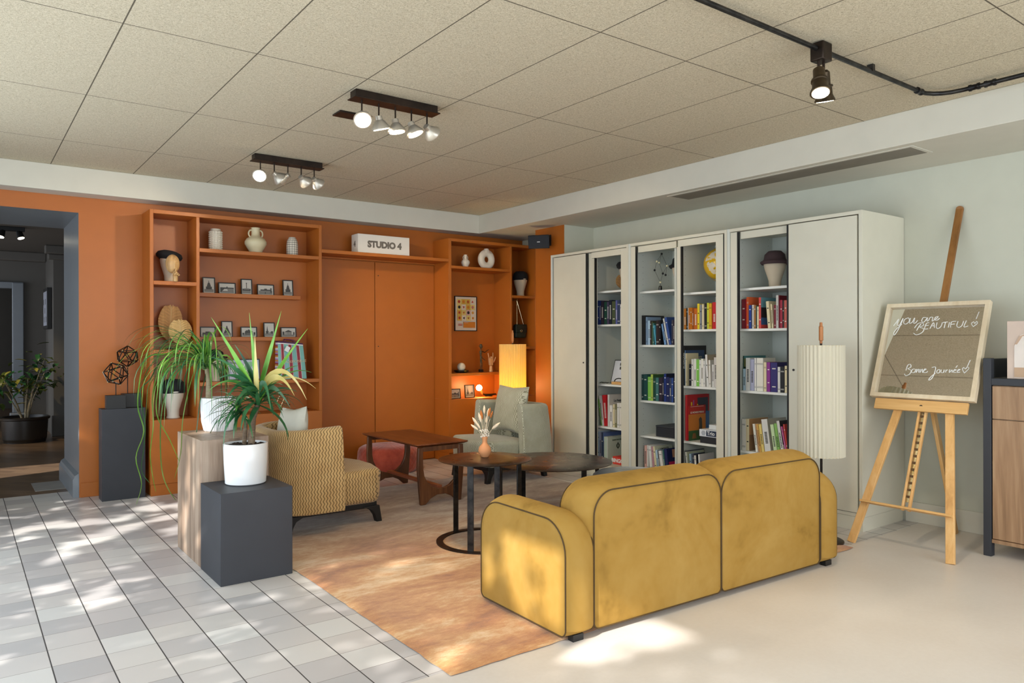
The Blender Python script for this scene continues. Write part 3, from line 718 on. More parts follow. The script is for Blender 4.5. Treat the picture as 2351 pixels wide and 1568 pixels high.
# ------------------------------------------------------------------ pleated floor lamps
M_PLEAT = m_shade('pleated_paper', srgb(232, 228, 212), .45)
M_PLEATY = m_shade('pleated_paper_lit', srgb(236, 222, 160), .6, ecol=srgb(255, 226, 130))
def floor_lamp(label, x, y, mat, lit):
    t = thing('floor_lamp', label, 'lamp', (x, y, .0), 0, None)
    R, z0, z1, n = .146, .575, 1.31, 36
    def ring(z, r): return [(((r + (.004 if k % 2 else -.004)) * math.cos(PI * k / n)), ((r + (.004 if k % 2 else -.004)) * math.sin(PI * k / n)), z) for k in range(2 * n)]
    b = MB(); R_ = [ring(z0, R), ring(z1, R), ring(z1, R - .002), ring(z0, R - .002)]; vs = [p for q in R_ for p in q]; k = 2 * n
    b.add(vs, [(i * k + j, i * k + (j + 1) % k, ((i + 1) % 4) * k + (j + 1) % k, ((i + 1) % 4) * k + j) for i in range(4) for j in range(k)])
    b.build('lamp_shade', mat, t, smooth=0)
    for z in (z0 + .004, z1 - .004): MB().tube([((R - .004) * math.cos(2 * PI * j / 40), (R - .004) * math.sin(2 * PI * j / 40), z) for j in range(40)], .003, 6, closed=True).build('rim', plain(226, 214, 180, .6), t)
    b = MB()
    for a in range(3): b.tube([(0, 0, z1 - .006), ((R - .004) * math.cos(a * 2.094), (R - .004) * math.sin(a * 2.094), z1 - .006)], .0025, 6)
    b.build('spider', M_BRONZE, t)
    MB().tube([(0, 0, .02), (0, 0, z1 + .03)], .008, 10).build('pole', M_BRONZE, t)
    MB().lathe([(.0001, 0), (.135, 0), (.14, .006), (.14, .014), (.13, .02), (.012, .024), (.009, .05), (.0001, .05)], (0, 0, 0), 40).build('base', M_BRONZE, t)
    MB().lathe([(.0001, z1 + .012), (.009, z1 + .012), (.009, z1 + .03), (.014, z1 + .032), (.014, z1 + .125), (.010, z1 + .128), (.009, z1 + .152), (.0001, z1 + .153)], (0, 0, 0), 16).build('handle', M_HANDLE, t)
    b = MB(); b.ball((0, 0, .80), .035, 16)
    b.build('bulb', m_emit('lamp_bulb', (1, .85, .5, 1), 20.0) if lit else plain(235, 232, 224, .3), t)
    if lit: light('lamp_glow', 'POINT', (x + .0, y, .86), 16, (1, .80, .38), shadow_soft_size=.05)
floor_lamp('lit pleated yellow-glowing column lamp behind the corner armchair', 4.925, 6.60, M_PLEATY, True)
floor_lamp('unlit white pleated column lamp at the end of the gold sofa', 4.615, 2.745, M_PLEAT, False)

# ------------------------------------------------------------------ easel with its mirror
K = .385; n_ = (1, 0, -K)
e = thing('easel', 'beech artist easel with a brown mast, standing before the bookcase end', 'easel', (4.95, 2.31, 0))
def epl(y, z, dx=0): return Vector((4.76 + K * z + dx - 4.95, y - 2.31, z))
def ebar(name, a, b_, w, h, mat): MB().bar(a, b_, w, h, (1, 0, -K)).build(name, mat, e, bevel=.002)
ebar('front_leg', epl(2.62, 0), epl(2.432, 1.10), .05, .022, M_PINE); ebar('front_leg', epl(2.002, 0), epl(2.182, 1.10), .05, .022, M_PINE)
ebar('cross_rail', epl(2.595, .268, -.018), epl(2.025, .268, -.018), .014, .058, M_PINEY)
for y in (2.331, 2.289): ebar('mast_rail', epl(y, .25), epl(y, 1.15), .014, .022, M_PINE)
ebar('notched_strip', epl(2.31, .30, .012), epl(2.31, 1.05, .012), .030, .004, M_TIP)
b = MB()
for k in range(15): z = .33 + k * .042; b.bar(epl(2.31, z, .006), epl(2.31, z + .012, .006), .026, .010, (1, 0, -K))
q = b.build('notches', plain(96, 70, 40, .7), e); q['kind'] = 'stuff'
ebar('mast', epl(2.31, .95, .02), epl(2.31, 2.262, .02), .046, .02, M_MAST)
MB().lathe([(.0001, -.01), (.023, -.01), (.023, .01), (.0001, .01)], epl(2.31, 2.262, .02), 20, 'x').build('mast_tip', M_MAST, e)
ebar('ledge', epl(2.618, .908, -.032), epl(2.03, .908, -.032), .075, .022, M_PINEY)
MB().bar(Vector((5.545 - 4.95, -.012, .0)), epl(2.325, 1.02, .06), .045, .022, (0, 1, 0)).build('rear_leg', M_PINE, e, bevel=.002)
MB().tube([epl(2.36, .935, .05), epl(2.24, .935, .05)], .004, 8).build('hinge_bolt', M_BRONZE, e)
b = MB(); b.lathe([(.0001, -.012), (.012, -.012), (.012, .004), (.006, .012), (.0001, .012)], epl(2.31, .905, -.03), 12, 'x'); b.build('wing_nut', M_BRONZE, e)
# mirror: frame local axes: a along -y (reading direction), b up the slope
mo = Vector((4.70 + K * .958, 2.651, .958)); ax_a = Vector((0, -1, 0)); ax_b = Vector((K, 0, 1)).normalized(); ax_n = ax_a.cross(ax_b)   # ax_n points to the viewer
mo = mo + ax_n * .006
MW, MH, MT, MD = .661, .686, .028, .04
mt = thing('framed_mirror', 'square mirror in a pale wood frame with white handwriting, on the easel', 'mirror', mo)
def mp(a, b_, d=0): return ax_a * a + ax_b * b_ + ax_n * d
def mbar(a0, a1, b0, b1, d0, d1, name, mat, bevel=.001):
    vs = [mp(a, b_, d) for d in (d0, d1) for b_ in (b0, b1) for a in (a0, a1)]
    return MB().add(vs, [(0, 2, 3, 1), (4, 5, 7, 6), (0, 1, 5, 4), (2, 6, 7, 3), (0, 4, 6, 2), (1, 3, 7, 5)]).build(name, mat, mt, bevel=bevel)
for q in ((0, MW, 0, MT), (0, MW, MH - MT, MH), (0, MT, MT, MH - MT), (MW - MT, MW, MT, MH - MT)): mbar(*q, -MD, 0, 'frame_side', M_BIRCH)
t_ = NT('mirror_glass'); t_.base((.80, .78, .72, 1)).set(.02, 1.0)
mbar(MT, MW - MT, MT, MH - MT, -.028, -.022, 'mirror_glass', t_.mat, 0)
mbar(.005, MW - .005, .005, MH - .005, -MD - .003, -MD, 'backing', M_PINE, 0)
# handwriting, stroke by stroke (coordinates in a square 0..100 across the glass)
GW, GH = MW - 2 * MT, MH - 2 * MT
STR = [  # you are
 [(4, 79), (7, 84), (9, 87), (8, 81), (11, 80), (14, 88), (13, 82), (10, 73), (7, 68), (6, 71), (9, 76), (14, 81)],
 [(19, 88), (16, 86), (16, 82), (19, 81), (22, 84), (21, 88), (19, 88)], [(23, 88), (23, 82), (26, 83), (28, 88), (28, 82), (30, 82), (32, 85)],
 [(42, 88), (38, 88), (37, 84), (40, 83), (43, 88), (43, 84), (45, 85), (46, 88), (49, 88), (49, 84), (51, 85), (54, 87), (55, 89), (52, 88), (52, 85), (55, 85), (57, 87)],
 # BEAUTIFUL
 [(33, 73), (35, 78), (37, 81)], [(30, 76), (33, 81), (38, 82), (40, 79), (36, 77), (41, 75), (40, 71), (34, 68), (30, 70)],
 [(46, 82), (43, 81), (42, 75), (46, 75)], [(42.5, 78.5), (46, 79)], [(48, 75), (51, 82), (53, 76)], [(49, 78), (52.5, 78.5)], [(55, 82), (55, 77), (57, 75), (60, 77), (61, 82)],
 [(62, 82), (67, 82.5)], [(64.5, 82), (64, 75.5)], [(69, 82), (68.5, 76)], [(76, 83), (71, 82), (71, 76)], [(71, 79.5), (75, 80)], [(78, 83), (77.5, 78), (80, 76), (83, 78), (84, 83)], [(87, 83.5), (85.5, 76.5), (90, 77.5)],
 [(95, 77), (93, 80), (95, 82), (96.5, 80), (98, 82.5), (99, 80), (95, 76.5)], [(99, 93), (97, 85)],
 # Bonne journee
 [(29, 27), (30, 33), (33, 34), (34, 31), (31, 29), (35, 27), (34, 23), (30, 21), (28, 23)], [(38, 29), (36, 28), (36, 25), (39, 25), (40, 28), (38, 29)], [(41, 29), (41, 25), (43, 29), (44, 25)],
 [(45, 29), (45.5, 25), (47.5, 29), (48.5, 25)], [(49, 27), (52, 29), (50, 29), (49.5, 25.5), (53, 25.5), (54, 27)],
 [(58, 31), (62, 31.5), (62, 25), (60, 19), (57, 17), (58, 20), (63, 25)], [(66, 29), (64.5, 28), (64.5, 25.5), (67, 25.5), (67.5, 28.5), (66, 29)], [(69, 29), (69, 26), (71.5, 26), (72, 29), (72, 26)], [(74, 29), (74, 26)], [(74, 28), (76, 29)],
 [(78, 29.5), (78, 26), (80.5, 29), (81, 26)], [(82, 28), (85, 29), (83, 29.5), (82.5, 26.5), (85.5, 26.5)], [(84, 31.5), (85.5, 34)], [(86.5, 28), (89, 29.5), (87, 29.5), (86.5, 26.5), (89.5, 27)],
 [(94, 26), (91.5, 30), (92.5, 32), (94.5, 30.5), (96, 32.5), (98, 31), (94, 26)], [(98, 40), (96, 33)]]
def smooth_path(P, k=6):
    if len(P) < 3: return P
    out = []
    for i in range(len(P) - 1):
        p0, p1, p2, p3 = P[max(i - 1, 0)], P[i], P[i + 1], P[min(i + 2, len(P) - 1)]
        for j in range(k):
            u = j / k; out.append(tuple(.5 * ((2 * p1[c]) + (-p0[c] + p2[c]) * u + (2 * p0[c] - 5 * p1[c] + 4 * p2[c] - p3[c]) * u * u + (-p0[c] + 3 * p1[c] - 3 * p2[c] + p3[c]) * u ** 3) for c in (0, 1)))
    return out + [P[-1]]
b = MB()
for s_ in STR: b.tube([mp(MT + GW * (p[0] * .93 + 2) / 100, MT + GH * p[1] / 100, -.0215) for p in smooth_path(s_)], .0026, 6)
b.build('handwriting', M_WHITEINK, mt, smooth=60)

# ------------------------------------------------------------------ sideboard at the edge
sb = thing('sideboard', 'sideboard with black square-section frame and knotty brown wood fronts', 'sideboard', (5.39, 1.3, 0))
SX0, SX1, SY0, SY1 = 5.13, 5.63, .62, 1.966
for x in (SX0, SX1 - .05):
    for y in (SY0, SY1 - .045): cp('post', sb, M_PLINTH, x, x + .05, y, y + .045, 0, 1.229, bevel=.002)
cp('top', sb, M_PLINTH, SX0 + .003, SX1, SY0 + .045, SY1 - .045, 1.062, 1.105, bevel=.002)
cp('back_rail', sb, M_BLACK, SX1 - .03, SX1, SY0 + .045, SY1 - .045, 1.105, 1.225, bevel=.002); cp('side_rail', sb, M_BLACK, SX0 + .05, SX1 - .05, SY1 - .04, SY1 - .012, 1.105, 1.225, bevel=.002)
cp('carcass', sb, M_OAK, SX0 + .025, SX1 - .01, SY0 + .046, SY1 - .046, .09, 1.06)
for y0, y1 in ((SY0 + .05, 1.29), (1.295, SY1 - .05)):
    cp('drawer', sb, M_OAK, SX0 + .006, SX0 + .024, y0, y1, .855, 1.056); cp('door', sb, M_OAK, SX0 + .006, SX0 + .024, y0, y1, .112, .849)
cp('bottom_rail', sb, M_OAK, SX0 + .004, SX0 + .03, SY0 + .046, SY1 - .046, .085, .108)
# upright print of a bottle leaning on it
bx = thing('bottle_print', 'upright wooden box panel printed with a frosted bottle, on the sideboard', 'box', (5.17, 1.68, 1.1055))
cp('panel', bx, plain(206, 186, 172, .6), 5.15, 5.19, 1.515, 1.84, 1.1055, 1.457, bevel=.002)
b = MB(); yc, zb_ = 1.685, 1.115
prof = [(-.115, 0), (.115, 0), (.115, .19), (.085, .255), (.03, .275), (.03, .335), (-.03, .335), (-.03, .275), (-.085, .255), (-.115, .19)]
b.prism([(yc + p[0], zb_ + p[1]) for p in prof], 5.147, 5.1498, 'yz'); b.build('printed_bottle', plain(226, 216, 208, .6), bx, True, smooth=0)
b = MB(); b.prism([(yc - .115, zb_ + .001), (yc + .115, zb_ + .001), (yc + .115, zb_ + .06), (yc - .115, zb_ + .06)], 5.1455, 5.1468, 'yz'); b.build('printed_base', plain(188, 158, 130, .6), bx, True, smooth=0)
b = MB(); b.prism([(yc - .088, zb_ + .25), (yc - .112, zb_ + .20), (yc - .10, zb_ + .20), (yc - .07, zb_ + .25), (yc + .07, zb_ + .25), (yc + .10, zb_ + .20), (yc + .112, zb_ + .20), (yc + .088, zb_ + .25), (yc + .03, zb_ + .272), (yc - .03, zb_ + .272)], 5.1455, 5.1468, 'yz'); b.build('printed_shoulder', plain(196, 166, 142, .6), bx, True, smooth=0)

# ------------------------------------------------------------------ ceiling fittings
M_LAMPFACE = m_emit('lamp_face', (1, .90, .68, 1), 16.0); M_LAMPDIM = m_emit('lamp_face_low', (1, .92, .75, 1), 3.0)
M_REFL = plain(188, 180, 166, .3, .5)
def ar111(name, parent, top, aim, face, w=.055):
    """metal reflector lamp hanging by a stem, aimed along aim"""
    top = Vector(top); aim = Vector(aim).normalized()
    piv = top + Vector((0, 0, -.085))
    g = MB().tube([top, piv], .005, 8).build('stem', M_BRONZE, parent)
    M = aim.to_track_quat('Z', 'Y').to_matrix().to_4x4(); M.translation = piv
    b = MB(); b.lathe([(.0001, -.012), (.020, -.012), (.022, .012), (.030, .02), (.040, .036), (w - .001, .056), (w, .066), (w - .006, .067), (.0001, .060)], (0, 0, 0), 28); b.xf(M)
    s = b.build('reflector', M_REFL, parent, smooth=30)
    b = MB(); b.lathe([(.0001, .0675), (w - .008, .0675), (w - .008, .0685), (.0001, .0705)], (0, 0, 0), 24); b.xf(M); b.build('lens', face, s)
    return piv + aim * .09
AIMS = [(.15, -.55, -1), (.35, .25, -1), (.1, .05, -1), (-.3, .25, -1), (.9, .25, -.9)]
def spot_bar(label, x0, x1, y, aims, faces, en):
    t = thing('spotlight_bar', label, 'ceiling light', ((x0 + x1) / 2, y, ZC - .001)); cx = (x0 + x1) / 2
    MB().box(x0 - cx, x1 - cx, -.04, .04, -.045, 0).build('housing', M_BRONZE, t, bevel=.002)
    MB().box(x0 - cx - .012, x1 - cx + .012, -.052, .052, -.05, -.044).build('cover_plate', M_BRONZE, t, bevel=.001)
    for i in range(5):
        lx = x0 - cx + .055 + (x1 - x0 - .11) * i / 4
        p = ar111('spot', t, (lx, 0, -.048), aims[i], faces[i])
        if en[i]: light('spot_beam', 'SPOT', Vector((cx, y, ZC)) + p, en[i], (1, .82, .58), aims[i], spot_size=1.25, spot_blend=.8, shadow_soft_size=.04)
spot_bar('nearer bar of five reflector spotlights on the ceiling', 1.85, 2.40, 4.03, [(-.25, -.75, -.8), (.3, .1, -1), (.15, -.05, -1), (.35, -.25, -1), (1, .35, -.55)], [M_LAMPFACE, M_LAMPFACE, M_LAMPFACE, M_LAMPFACE, M_LAMPDIM], (26, 30, 30, 40, 60))
spot_bar('farther bar of five reflector spotlights, near the orange shelving', 1.85, 2.40, 5.86, [(-.35, -.75, -.7), (.9, .15, -.6), (-.75, .8, -.45), (1, .5, -.6), (1, .45, -.7)], [M_LAMPFACE, M_LAMPDIM, M_LAMPFACE, M_LAMPDIM, M_LAMPDIM], (20, 45, 40, 45, 45))
tag(MB().box(1.94, 2.16, 4.42, 4.54, ZC - .012, ZC - .001).build('ceiling_plate', M_BRONZE, bevel=.002), 'small dark brown plate fixed to the ceiling beside the spotlight bar', 'plate')
# black conduit with elbow and twin spot
c = thing('conduit_pipe', 'black conduit pipe running along the ceiling and turning a corner', 'pipe', (3.6, 2.03, 2.775))
MB().tube([(-2.4, 0, 0), (-.226, 0, 0)], .0125, 10).build('pipe', M_STEEL, c)
P = [(-.134, 0, 0), (.86, 0, 0)] + [(.86 + .16 * math.sin(a), -.16 + .16 * math.cos(a), 0) for a in (.3, .6, .9, 1.2, PI / 2)] + [(1.02, -4.3, 0)]
MB().tube(P, .0125, 10).build('pipe', M_STEEL, c)
for q, r in (((.84, 0, 0), 'x'), ((1.02, -.22, 0), 'y'), ((1.02, -.30, 0), 'y')): MB().lathe([(.0126, -.028), (.019, -.028), (.019, -.016), (.016, -.012), (.016, .012), (.019, .016), (.019, .028), (.0126, .028)], q, 14, r).build('coupling', M_STEEL, c)
for x in (-1.6, .3): MB().box(x - .012, x + .012, -.016, .016, -.005, .033).build('clip', M_STEEL, c)
t = thing('twin_spotlight', 'twin bronze spotlight hanging from the black ceiling conduit', 'ceiling light', (3.42, 2.03, 2.7615))
MB().box(-.042, .042, -.035, .035, -.045, .045).build('junction_box', M_BRONZE, t, bevel=.006)
M_CAN = m_metal('aged_brass', (52, 42, 30), (84, 70, 50), .4, .7, 8)
for x, aim, en in ((-.022, (-.30, -.25, -1), 40), (.022, (.28, .12, -1), 40)):
    a = Vector(aim).normalized(); p0 = Vector((x, 0, -.045)); p1 = p0 + Vector((0, 0, -.035)); M = a.to_track_quat('Z', 'Y').to_matrix().to_4x4(); M.translation = p1
    MB().tube([p0, p1], .007, 8).build('swivel', M_BRONZE, t)
    b = MB(); b.lathe([(.0001, 0), (.016, 0), (.028, .012), (.030, .07), (.040, .074), (.041, .082), (.036, .086), (.038, .12), (.048, .142), (.050, .15), (.044, .150), (.0001, .144)], (0, 0, 0), 26); b.xf(M); s = b.build('lamp_can', M_CAN, t, smooth=35)
    b = MB(); b.lathe([(.0001, .1505), (.040, .1505), (.040, .152), (.0001, .154)], (0, 0, 0), 24); b.xf(M); b.build('lens', M_LAMPFACE, s)
    light('spot_beam', 'SPOT', Vector((3.42, 2.03, 2.7615)) + p1 + a * .17, en, (1, .84, .62), aim, spot_size=1.3, spot_blend=.8, shadow_soft_size=.03)
# air grille in the soffit
v = thing('air_grille', 'long grey slotted air grille in the white soffit above the bookcases', 'vent', (5.07, 3.33, ZS))
MB().box(-.14, .14, -1.035, 1.035, -.004, 0).build('frame', M_WHITE, v, bevel=.001)
MB().box(-.115, .115, -1.01, 1.01, -.0055, -.004).build('mesh_panel', plain(128, 122, 110, .8), v)

# ------------------------------------------------------------------ things on the orange shelving
YS = 7.2
ZSH = {'a1': 1.879, 'a2': 1.275, 'base': .661, 'w1': 2.189, 'bag': .978, 'b1': 2.19, 'b2': .984, 'bbase': .692, 'n1': 1.888, 'n2': 1.28, 'door': 2.262}
def onshelf(u, z, y=YS): p = at_y(u, 780, y); return Vector((p.x, y, z + .0008))
def tall(p, px): return mpp(p) * px
def one(b, name, mat, label, cat, loc, group=None, rz=0, **kw):
    o = b.build(name, mat, **kw); o.location = loc; o.rotation_euler = (0, 0, rz); return tag(o, label, cat, group)
# bubble vase
p = onshelf(495.5, ZSH['w1']); s = mpp(p); h, r = 50 * s, 13.5 * s
t = thing('vase', 'pinkish white cylinder vase studded all over with small bumps', 'vase', p)
MB().lathe([(.0001, 0), (r * .9, 0), (r, .008), (r, h - .02), (r * .82, h - .012), (r * .8, h), (r * .7, h), (r * .7, h - .03), (.0001, h - .03)], (0, 0, 0), 32).build('body', M_CERAM, t, smooth=40)
b = MB()
for i in range(9):
    for j in range(16): a = 2 * PI * j / 16; b.ball((r * math.cos(a), r * math.sin(a), .014 + (h - .045) * i / 8), .0085, 8)
q = b.build('bumps', M_CERAM, t); q['kind'] = 'stuff'
# amphora with two ring handles
def handled(label, u, z, wpx, hpx, mat):
    p = onshelf(u, z); s = mpp(p); W, h = wpx * s / 2, hpx * s; t = thing('vase', label, 'vase', p)
    MB().lathe([(.0001, 0), (W * .62, 0), (W * .62, h * .10), (W * .78, h * .2), (W, h * .36), (W, h * .46), (W * .82, h * .58), (W * .46, h * .66), (W * .38, h * .74), (W * .38, h * .97), (W * .44, h), (W * .34, h), (W * .30, h * .8), (.0001, h * .8)], (0, 0, 0), 40).build('body', mat, t, smooth=60)
    for sg in (-1, 1):
        MB().tube([(sg * W * (.36 + .30 * math.sin(a) ** .8), 0, h * (.63 + .14 * (1 - math.cos(a)))) for a in [PI * i / 12 for i in range(13)]], W * .075, 8).build('handle', mat, t)
handled('cream round-bellied vase with two ring handles', 587.5, ZSH['w1'], 48, 59, plain(214, 202, 164, .5))
handled('tiny white two-handled vase beside the ring-shaped vase', 1069, ZSH['b1'], 20, 30, M_CERAM)
# checked vase
p = onshelf(671.5, ZSH['w1']); s = mpp(p); h, r = 43 * s, 13 * s
nt = NT('check_glaze'); o = nt.xyz(); a = nt.n('ShaderNodeMath'); a.operation = 'ARCTAN2'; nt.link(o[1], a.inputs[0]); nt.link(o[0], a.inputs[1])
g1 = nt.math('GREATER_THAN', nt.math('ABSOLUTE', nt.math('SUBTRACT', nt.math('FRACT', nt.math('MULTIPLY', a.outputs[0], 16 / (2 * PI))), .5)), .42); g2 = nt.math('GREATER_THAN', nt.math('ABSOLUTE', nt.math('SUBTRACT', nt.math('FRACT', nt.math('MULTIPLY', o[2], 46)), .5)), .43)
nt.base(nt.mix(nt.math('MAXIMUM', g1, g2), srgb(228, 220, 202), srgb(40, 34, 28))).set(.3)
one(MB().lathe([(.0001, 0), (r, 0), (r, h * .55), (r * .9, h * .8), (r * .55, h), (r * .42, h), (r * .4, h * .9), (.0001, h * .9)], (0, 0, 0), 36), 'vase', nt.mat, 'tapered white vase with a black hand-drawn check', 'vase', p, smooth=50)
# ring vase
p = onshelf(1117, ZSH['b1']); s = mpp(p); R, rt = 14.8 * s, 8.6 * s
t = thing('vase', 'off-white ring-shaped vase with a hole through its middle', 'vase', p); b = MB()
cz = R + rt * .86; vs = []; n1, n2 = 40, 14
for i in range(n1):
    A = 2 * PI * i / n1
    for j in range(n2):
        B = 2 * PI * j / n2; rr_ = R + rt * math.cos(B); z = cz + rr_ * math.sin(A); vs.append((rr_ * math.cos(A) * .96, rt * .8 * math.sin(B), max(z, 0)))
b.add(vs, [(i * n2 + j, i * n2 + (j + 1) % n2, ((i + 1) % n1) * n2 + (j + 1) % n2, ((i + 1) % n1) * n2 + j) for i in range(n1) for j in range(n2)])
b.build('ring_body', M_CERAM, t, smooth=70)
MB().lathe([(rt * 1.25, cz + R * .95), (rt * .72, cz + R + rt * .95), (rt * .55, 47 * s - .012), (rt * .6, 47 * s), (rt * .4, 47 * s), (.0001, 47 * s - .02)], (0, 0, 0), 24, cap=False).build('neck', M_CERAM, t, smooth=60)

# dummy heads and hats
M_FELT = plain(18, 18, 22, .9, var=.1); M_PLUM = plain(70, 52, 54, .9, var=.08)
def dummy(label, p, hh, hat, hatmat, turn=0.0, mat=None):
    """linen dummy head, hh = height of the head to its crown"""
    t = thing('hat_display_head', label, 'mannequin head', p, turn); k = hh / .33; mat = mat or M_HEAD
    MB().lathe([(.0001, 0), (.056 * k, 0), (.056 * k, .006 * k), (.050 * k, .02 * k), (.052 * k, .07 * k), (.066 * k, .12 * k), (.084 * k, .18 * k), (.094 * k, .235 * k), (.088 * k, .285 * k), (.06 * k, .32 * k), (.0001, .332 * k)], (0, 0, 0), 32, sy=1.1).build('head', mat, t, smooth=60)
    b = MB()
    if hat == 'beret': b.lathe([(.0001, .345 * k), (.07 * k, .340 * k), (.12 * k, .318 * k), (.135 * k, .288 * k), (.125 * k, .262 * k), (.10 * k, .25 * k), (.096 * k, .24 * k)], (0, 0, 0), 32, cap=False)
    elif hat == 'bowler': b.lathe([(.0001, .368 * k), (.05 * k, .362 * k), (.085 * k, .335 * k), (.099 * k, .29 * k), (.1 * k, .262 * k), (.125 * k, .266 * k), (.134 * k, .28 * k), (.137 * k, .276 * k), (.128 * k, .252 * k), (.098 * k, .246 * k)], (0, 0, 0), 36, cap=False)
    elif hat == 'cloche': b.lathe([(.0001, .36 * k), (.06 * k, .352 * k), (.093 * k, .32 * k), (.101 * k, .275 * k), (.112 * k, .262 * k), (.13 * k, .255 * k), (.134 * k, .242 * k), (.122 * k, .225 * k), (.099 * k, .228 * k)], (0, 0, 0), 36, cap=False)
    else: b.lathe([(.0001, .35 * k), (.06 * k, .345 * k), (.095 * k, .315 * k), (.104 * k, .27 * k), (.102 * k, .225 * k), (.097 * k, .222 * k)], (0, 0, 0), 32, cap=False)
    if hat == 'beret': b.xf(Matrix.Translation((0, 0, .285 * k)) @ Matrix.Rotation(.16, 4, 'Y') @ Matrix.Translation((0, 0, -.285 * k)))
    o = b.build('hat', hatmat, t, smooth=60); o['label'] = {'beret': 'dark felt beret', 'bowler': 'dark bowler hat', 'cloche': 'plum felt hat with turned brim'}.get(hat, 'dark close cap')
    return t
p = onshelf(389, ZSH['a1'], 7.235)
dummy('linen dummy head in a black beret, beside a carved wooden face', p, .275, 'beret', M_FELT)
# carved face leaning on the head, with a finger on its lips
pm = onshelf(397, ZSH['a1'], 7.075); t = thing('carved_face', 'carved pale wood face with one finger raised to its lips', 'carving', pm, .12)
M_CARVE = wood('carved_wood', (150, 112, 66), (190, 150, 98), (210, 174, 122), 'z', 2.2, .5)
def maskfn(q):
    return q
b = MB(); n = 20; vs = []
for i in range(n + 1):
    for j in range(n + 1):
        u, v = -1 + 2 * i / n, -1 + 2 * j / n
        x = u * math.sqrt(max(0, 1 - v * v / 2)); z = v * math.sqrt(max(0, 1 - u * u / 2)); rr_ = min(1, math.hypot(x, z))
        d = math.sqrt(max(0, 1 - rr_ ** 2)) * .05
        d += .020 * math.exp(-((x / .12) ** 2)) * max(0, 1 - abs((z + .02) / .42)) * (1 if z < .28 else 0) * (.5 - z)      # nose
        for sx in (-.38, .38): d += .006 * math.exp(-(((x - sx) / .22) ** 2 + ((z - .22) / .10) ** 2)) - .006 * math.exp(-(((x - sx) / .25) ** 2 + ((z - .10) / .07) ** 2))
        d += .008 * math.exp(-((x / .26) ** 2 + ((z + .52) / .09) ** 2)) - .004 * math.exp(-((x / .3) ** 2 + ((z + .53) / .025) ** 2))
        vs.append((x * .058, -d, .155 + z * .083))
b.add(vs, [(i * (n + 1) + j, (i + 1) * (n + 1) + j, (i + 1) * (n + 1) + j + 1, i * (n + 1) + j + 1) for i in range(n) for j in range(n)]); b.add([(x, .012, z) for x, y, z in vs], [(i * (n + 1) + j, i * (n + 1) + j + 1, (i + 1) * (n + 1) + j + 1, (i + 1) * (n + 1) + j) for i in range(n) for j in range(n)])
b.build('face', M_CARVE, t, smooth=70)
b = MB(); b.tube([(.012, -.03, .001), (.012, -.031, .002), (.012, -.035, .03), (.008, -.045, .055)], [.012, .021, .02, .024], 12); b.ball((.006, -.05, .068), .022, 12, sx=1.1, sy=.8)
b.tube([(.000, -.058, .075), (.004, -.064, .095), (.010, -.064, .116)], [.0075, .007, .005], 8)
for k in range(3): b.tube([(.012 + .007 * k, -.066, .074 - .006 * k), (.020 + .006 * k, -.071, .066 - .006 * k), (.010 + .006 * k, -.070, .058 - .006 * k)], .006, 8)
b.tube([(-.012, -.055, .066), (-.014, -.066, .076), (-.006, -.072, .082)], [.0075, .007, .005], 8)
b.build('hand', M_CARVE, t, smooth=60)
# pleated palm-leaf fans
M_PALM = wood('dried_palm', (150, 108, 62), (186, 144, 92), (206, 168, 114), 'z', 1.4, .7); M_PALML = wood('dried_palm_pale', (176, 140, 84), (204, 170, 112), (220, 190, 134), 'z', 1.4, .7)
def fan(label, u, y, w, h, lift, mat, lean, rz):
    p = onshelf(u, ZSH['a2'], y); t = thing('palm_leaf_ornament', label, 'ornament', p, rz); b = MB(); N = 26
    def edge(k): a = PI * (k + .5) / (N + 1); return w / 2 * math.sin(a) ** .55
    for sg in (-1, 1):
        vs = []
        for k in range(N + 1):
            z = lift + h * (k / N); e = edge(k); zz = z + h * .10
            dep = .004 if k % 2 else -.004; vs += [(0, -.004, z), (sg * e * .5, dep - .002, z + (zz - z) * .6), (sg * e, dep + .006, min(zz, lift + h * 1.02))]
        b.add(vs, [(i * 3 + j, i * 3 + j + 1, (i + 1) * 3 + j + 1, (i + 1) * 3 + j) for i in range(N) for j in range(2)])
    b.build('leaf', mat, t, smooth=0)
    MB().tube([(0, -.005, .004), (0, -.006, lift), (0, -.007, lift + h)], [.004, .004, .0015], 8).build('rib', plain(196, 170, 120, .6), t)
    MB().box(-.03, .03, -.025, .025, 0, .012).build('foot', M_BLACK, t, bevel=.002)
    t.rotation_euler = (-.06, lean, rz); t.location.z += .006; return t
fan('taller oblong dried palm-leaf fan on a small stand', 388, 7.26, .205, .34, .045, M_PALM, .07, 0)
fan('rounder pale dried palm-leaf fan in front of the taller one', 416.5, 7.14, .20, .235, .02, M_PALML, -.03, 0)
dummy('linen dummy head in a black cap, low behind the drooping plant', onshelf(397, ZSH['base'], 7.19), .33, 'cap', M_FELT, mat=plain(214, 206, 190, .8))
dummy('linen dummy head in a black bowler, behind the plants', onshelf(494, ZSH['bag'], 7.22), .265, 'bowler', M_FELT)
dummy('linen dummy head in a black cap in the narrow corner bay', onshelf(1195, ZSH['n1'], 7.2), .29, 'cap', M_FELT)

